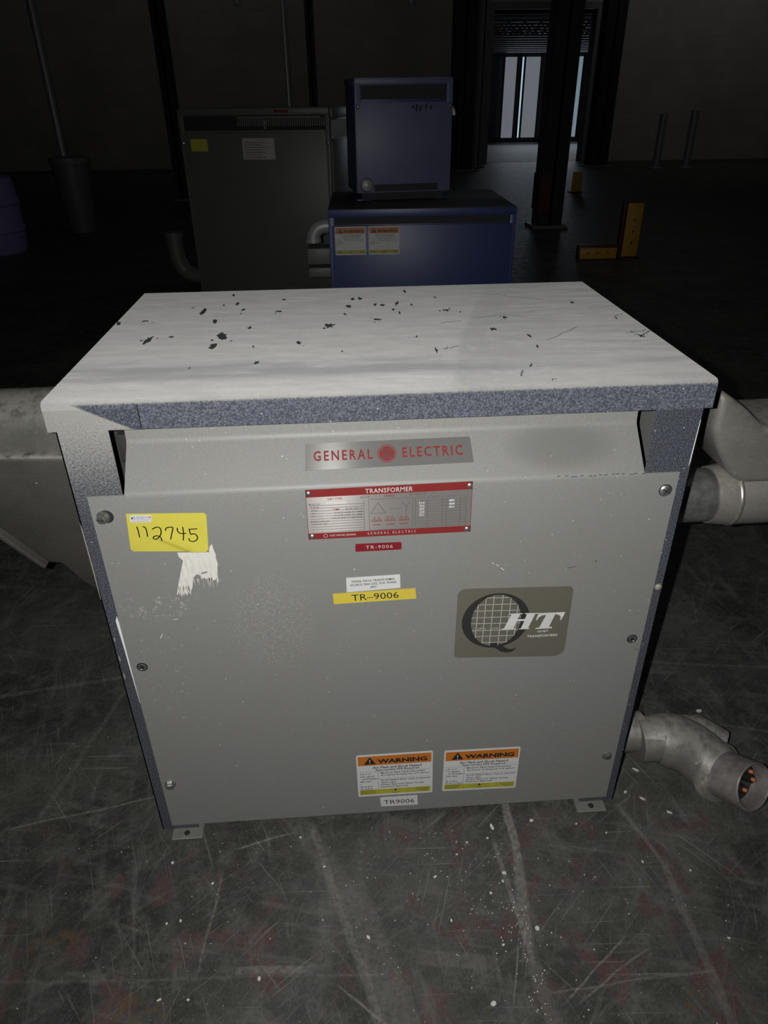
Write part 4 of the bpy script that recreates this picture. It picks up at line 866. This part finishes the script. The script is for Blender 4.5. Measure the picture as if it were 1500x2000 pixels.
b = B(); box(b, -.075, .075, -.02, .10, 0, .012, .002); box(b, -.085, -.058, -.004, .06, .012, .40, .003); box(b, .05, .062, 0, .06, .012, .37, .003); obj('backing', b, MT['gred'], RG)
b = B(); box(b, -.39, -.115, -.07, -.058, .006, .085, .004)
for x in (-.33, -.26, -.18): lathe(b, (x, -.0705, .05), (0, -1, 0), [(0, .006), (.0006, .006)], 12, 1)
obj('floor_rail', b, [MT['gyellow'], MT['hole']], RG)
b = B(); box(b, -.40, -.08, -.058, .02, 0, .10, .004); obj('rail_backing', b, MT['gred'], RG)
YGd = thing('rack_guard', 'small dim yellow guard on the floor far back, right of the dark column', 'rack guard', (3.10, 9.0, 0))
b = B(); box(b, -.065, .065, -.012, 0, .01, .24, .003); obj('upright', b, MT['gyellow'], YGd)
b = B(); box(b, -.08, .08, -.02, .10, 0, .01, .002); obj('base_plate', b, MT['gred'], YGd)
for x, lab in ((-.735, 'dim pendant fitting hanging at the top edge, left one'), (.628, 'dim pendant fitting hanging at the top edge, right one')):
    r = thing('pendant_fitting', lab, 'ceiling fitting', (x, 6.0, 0))
    b = B(); lathe(b, (0, 0, 1.78), (0, 0, 1), [(0, .006), (2.82, .006)], 10); obj('drop_rod', b, MT['plastic'], r)
    b = B(); lathe(b, (0, 0, 1.70), (0, 0, 1), [(0, .006), (.02, .018), (.06, .018), (.09, .008)], 16); obj('end_fitting', b, MT['pale_pole'], r)

# ------------------------------------------------------------------ paint flakes on the floor
def flake(x, y, a, c, rot):
    n_ = random.randint(6, 9); b = B()
    P = [(a*random.uniform(.6, 1.1)*math.cos(2*math.pi*i/n_), c*random.uniform(.6, 1.1)*math.sin(2*math.pi*i/n_)) for i in range(n_)]
    Q = [(p*math.cos(rot)-q*math.sin(rot), p*math.sin(rot)+q*math.cos(rot)) for p, q in P]
    prism(b, Q, XY, 0, .0012); o = obj('paint_flake', b, MT['chipwhite'], smooth=False); o.location = (x, y, .0002)
    return tag(o, 'small white paint flake lying on the dark floor around the transformer', 'paint flake', 'paint flakes on the floor')
FL = [(.1665, -.035, .0035, .006, .2), (.236, -.028, .004, .003, 0), (.452, .06, .003, .007, .9), (.415, .015, .004, .003, .4), (.44, .0, .002, .007, .8), (.475, -.03, .0055, .003, -.5), (.17, -.117, .004, .003, 0), (.142, -.148, .0025, .0025, 0), (.165, -.13, .002, .003, 0), (.10, -.08, .002, .002, 0), (.12, -.06, .002, .0015, 0), (.155, -.055, .0025, .002, 1), (.075, -.185, .002, .003, 0), (.06, -.115, .0035, .002, .3), (.20, -.205, .004, .004, 0), (.395, -.115, .002, .003, 0), (.465, -.135, .002, .002, 0), (.115, -.30, .005, .004, .6), (-.29, -.10, .003, .002, .5), (-.36, -.06, .003, .003, 0), (-.33, -.155, .002, .0025, 0), (-.35, -.158, .002, .002, 0), (-.115, -.085, .003, .0015, .4), (-.05, -.20, .0025, .0035, .7), (-.205, -.245, .0025, .0035, 0), (-.155, -.03, .0025, .002, .5), (.355, -.06, .0018, .0015, 0), (.31, -.04, .002, .002, 0), (.475, -.24, .002, .002, 0), (-.34, -.262, .004, .002, .3), (-.30, -.265, .003, .002, 0), (.61, .16, .012, .006, .4), (.63, .19, .008, .005, .2), (.145, -.225, .003, .002, 0)]
for q in FL: flake(*q)
b = B()
for i in range(300):
    x, y = (random.gauss(.13, .10), random.gauss(-.13, .09)) if i < 130 else ((random.uniform(-.6, .75), random.uniform(-.36, .3)) if i < 230 else (random.gauss(.175, .015)+.0, random.uniform(-.34, -.16)))
    if abs(x) < .41 and y > -.03: continue
    if x > .4 and y > -.09: continue
    r = random.uniform(.0004, .0013); n_ = 5; z = random.uniform(.0004, .0009)
    prism(b, [(x+r*random.uniform(.6, 1.2)*math.cos(2*math.pi*j/n_), y+r*random.uniform(.6, 1.2)*math.sin(2*math.pi*j/n_)) for j in range(n_)], XY, 0, z)
tag(obj('paint_crumbs', b, MT['chipwhite'], smooth=False), 'fine white paint crumbs scattered over the dark floor', 'crumbs', kind='stuff')

COL.objects.unlink(_to); bpy.data.objects.remove(_to)
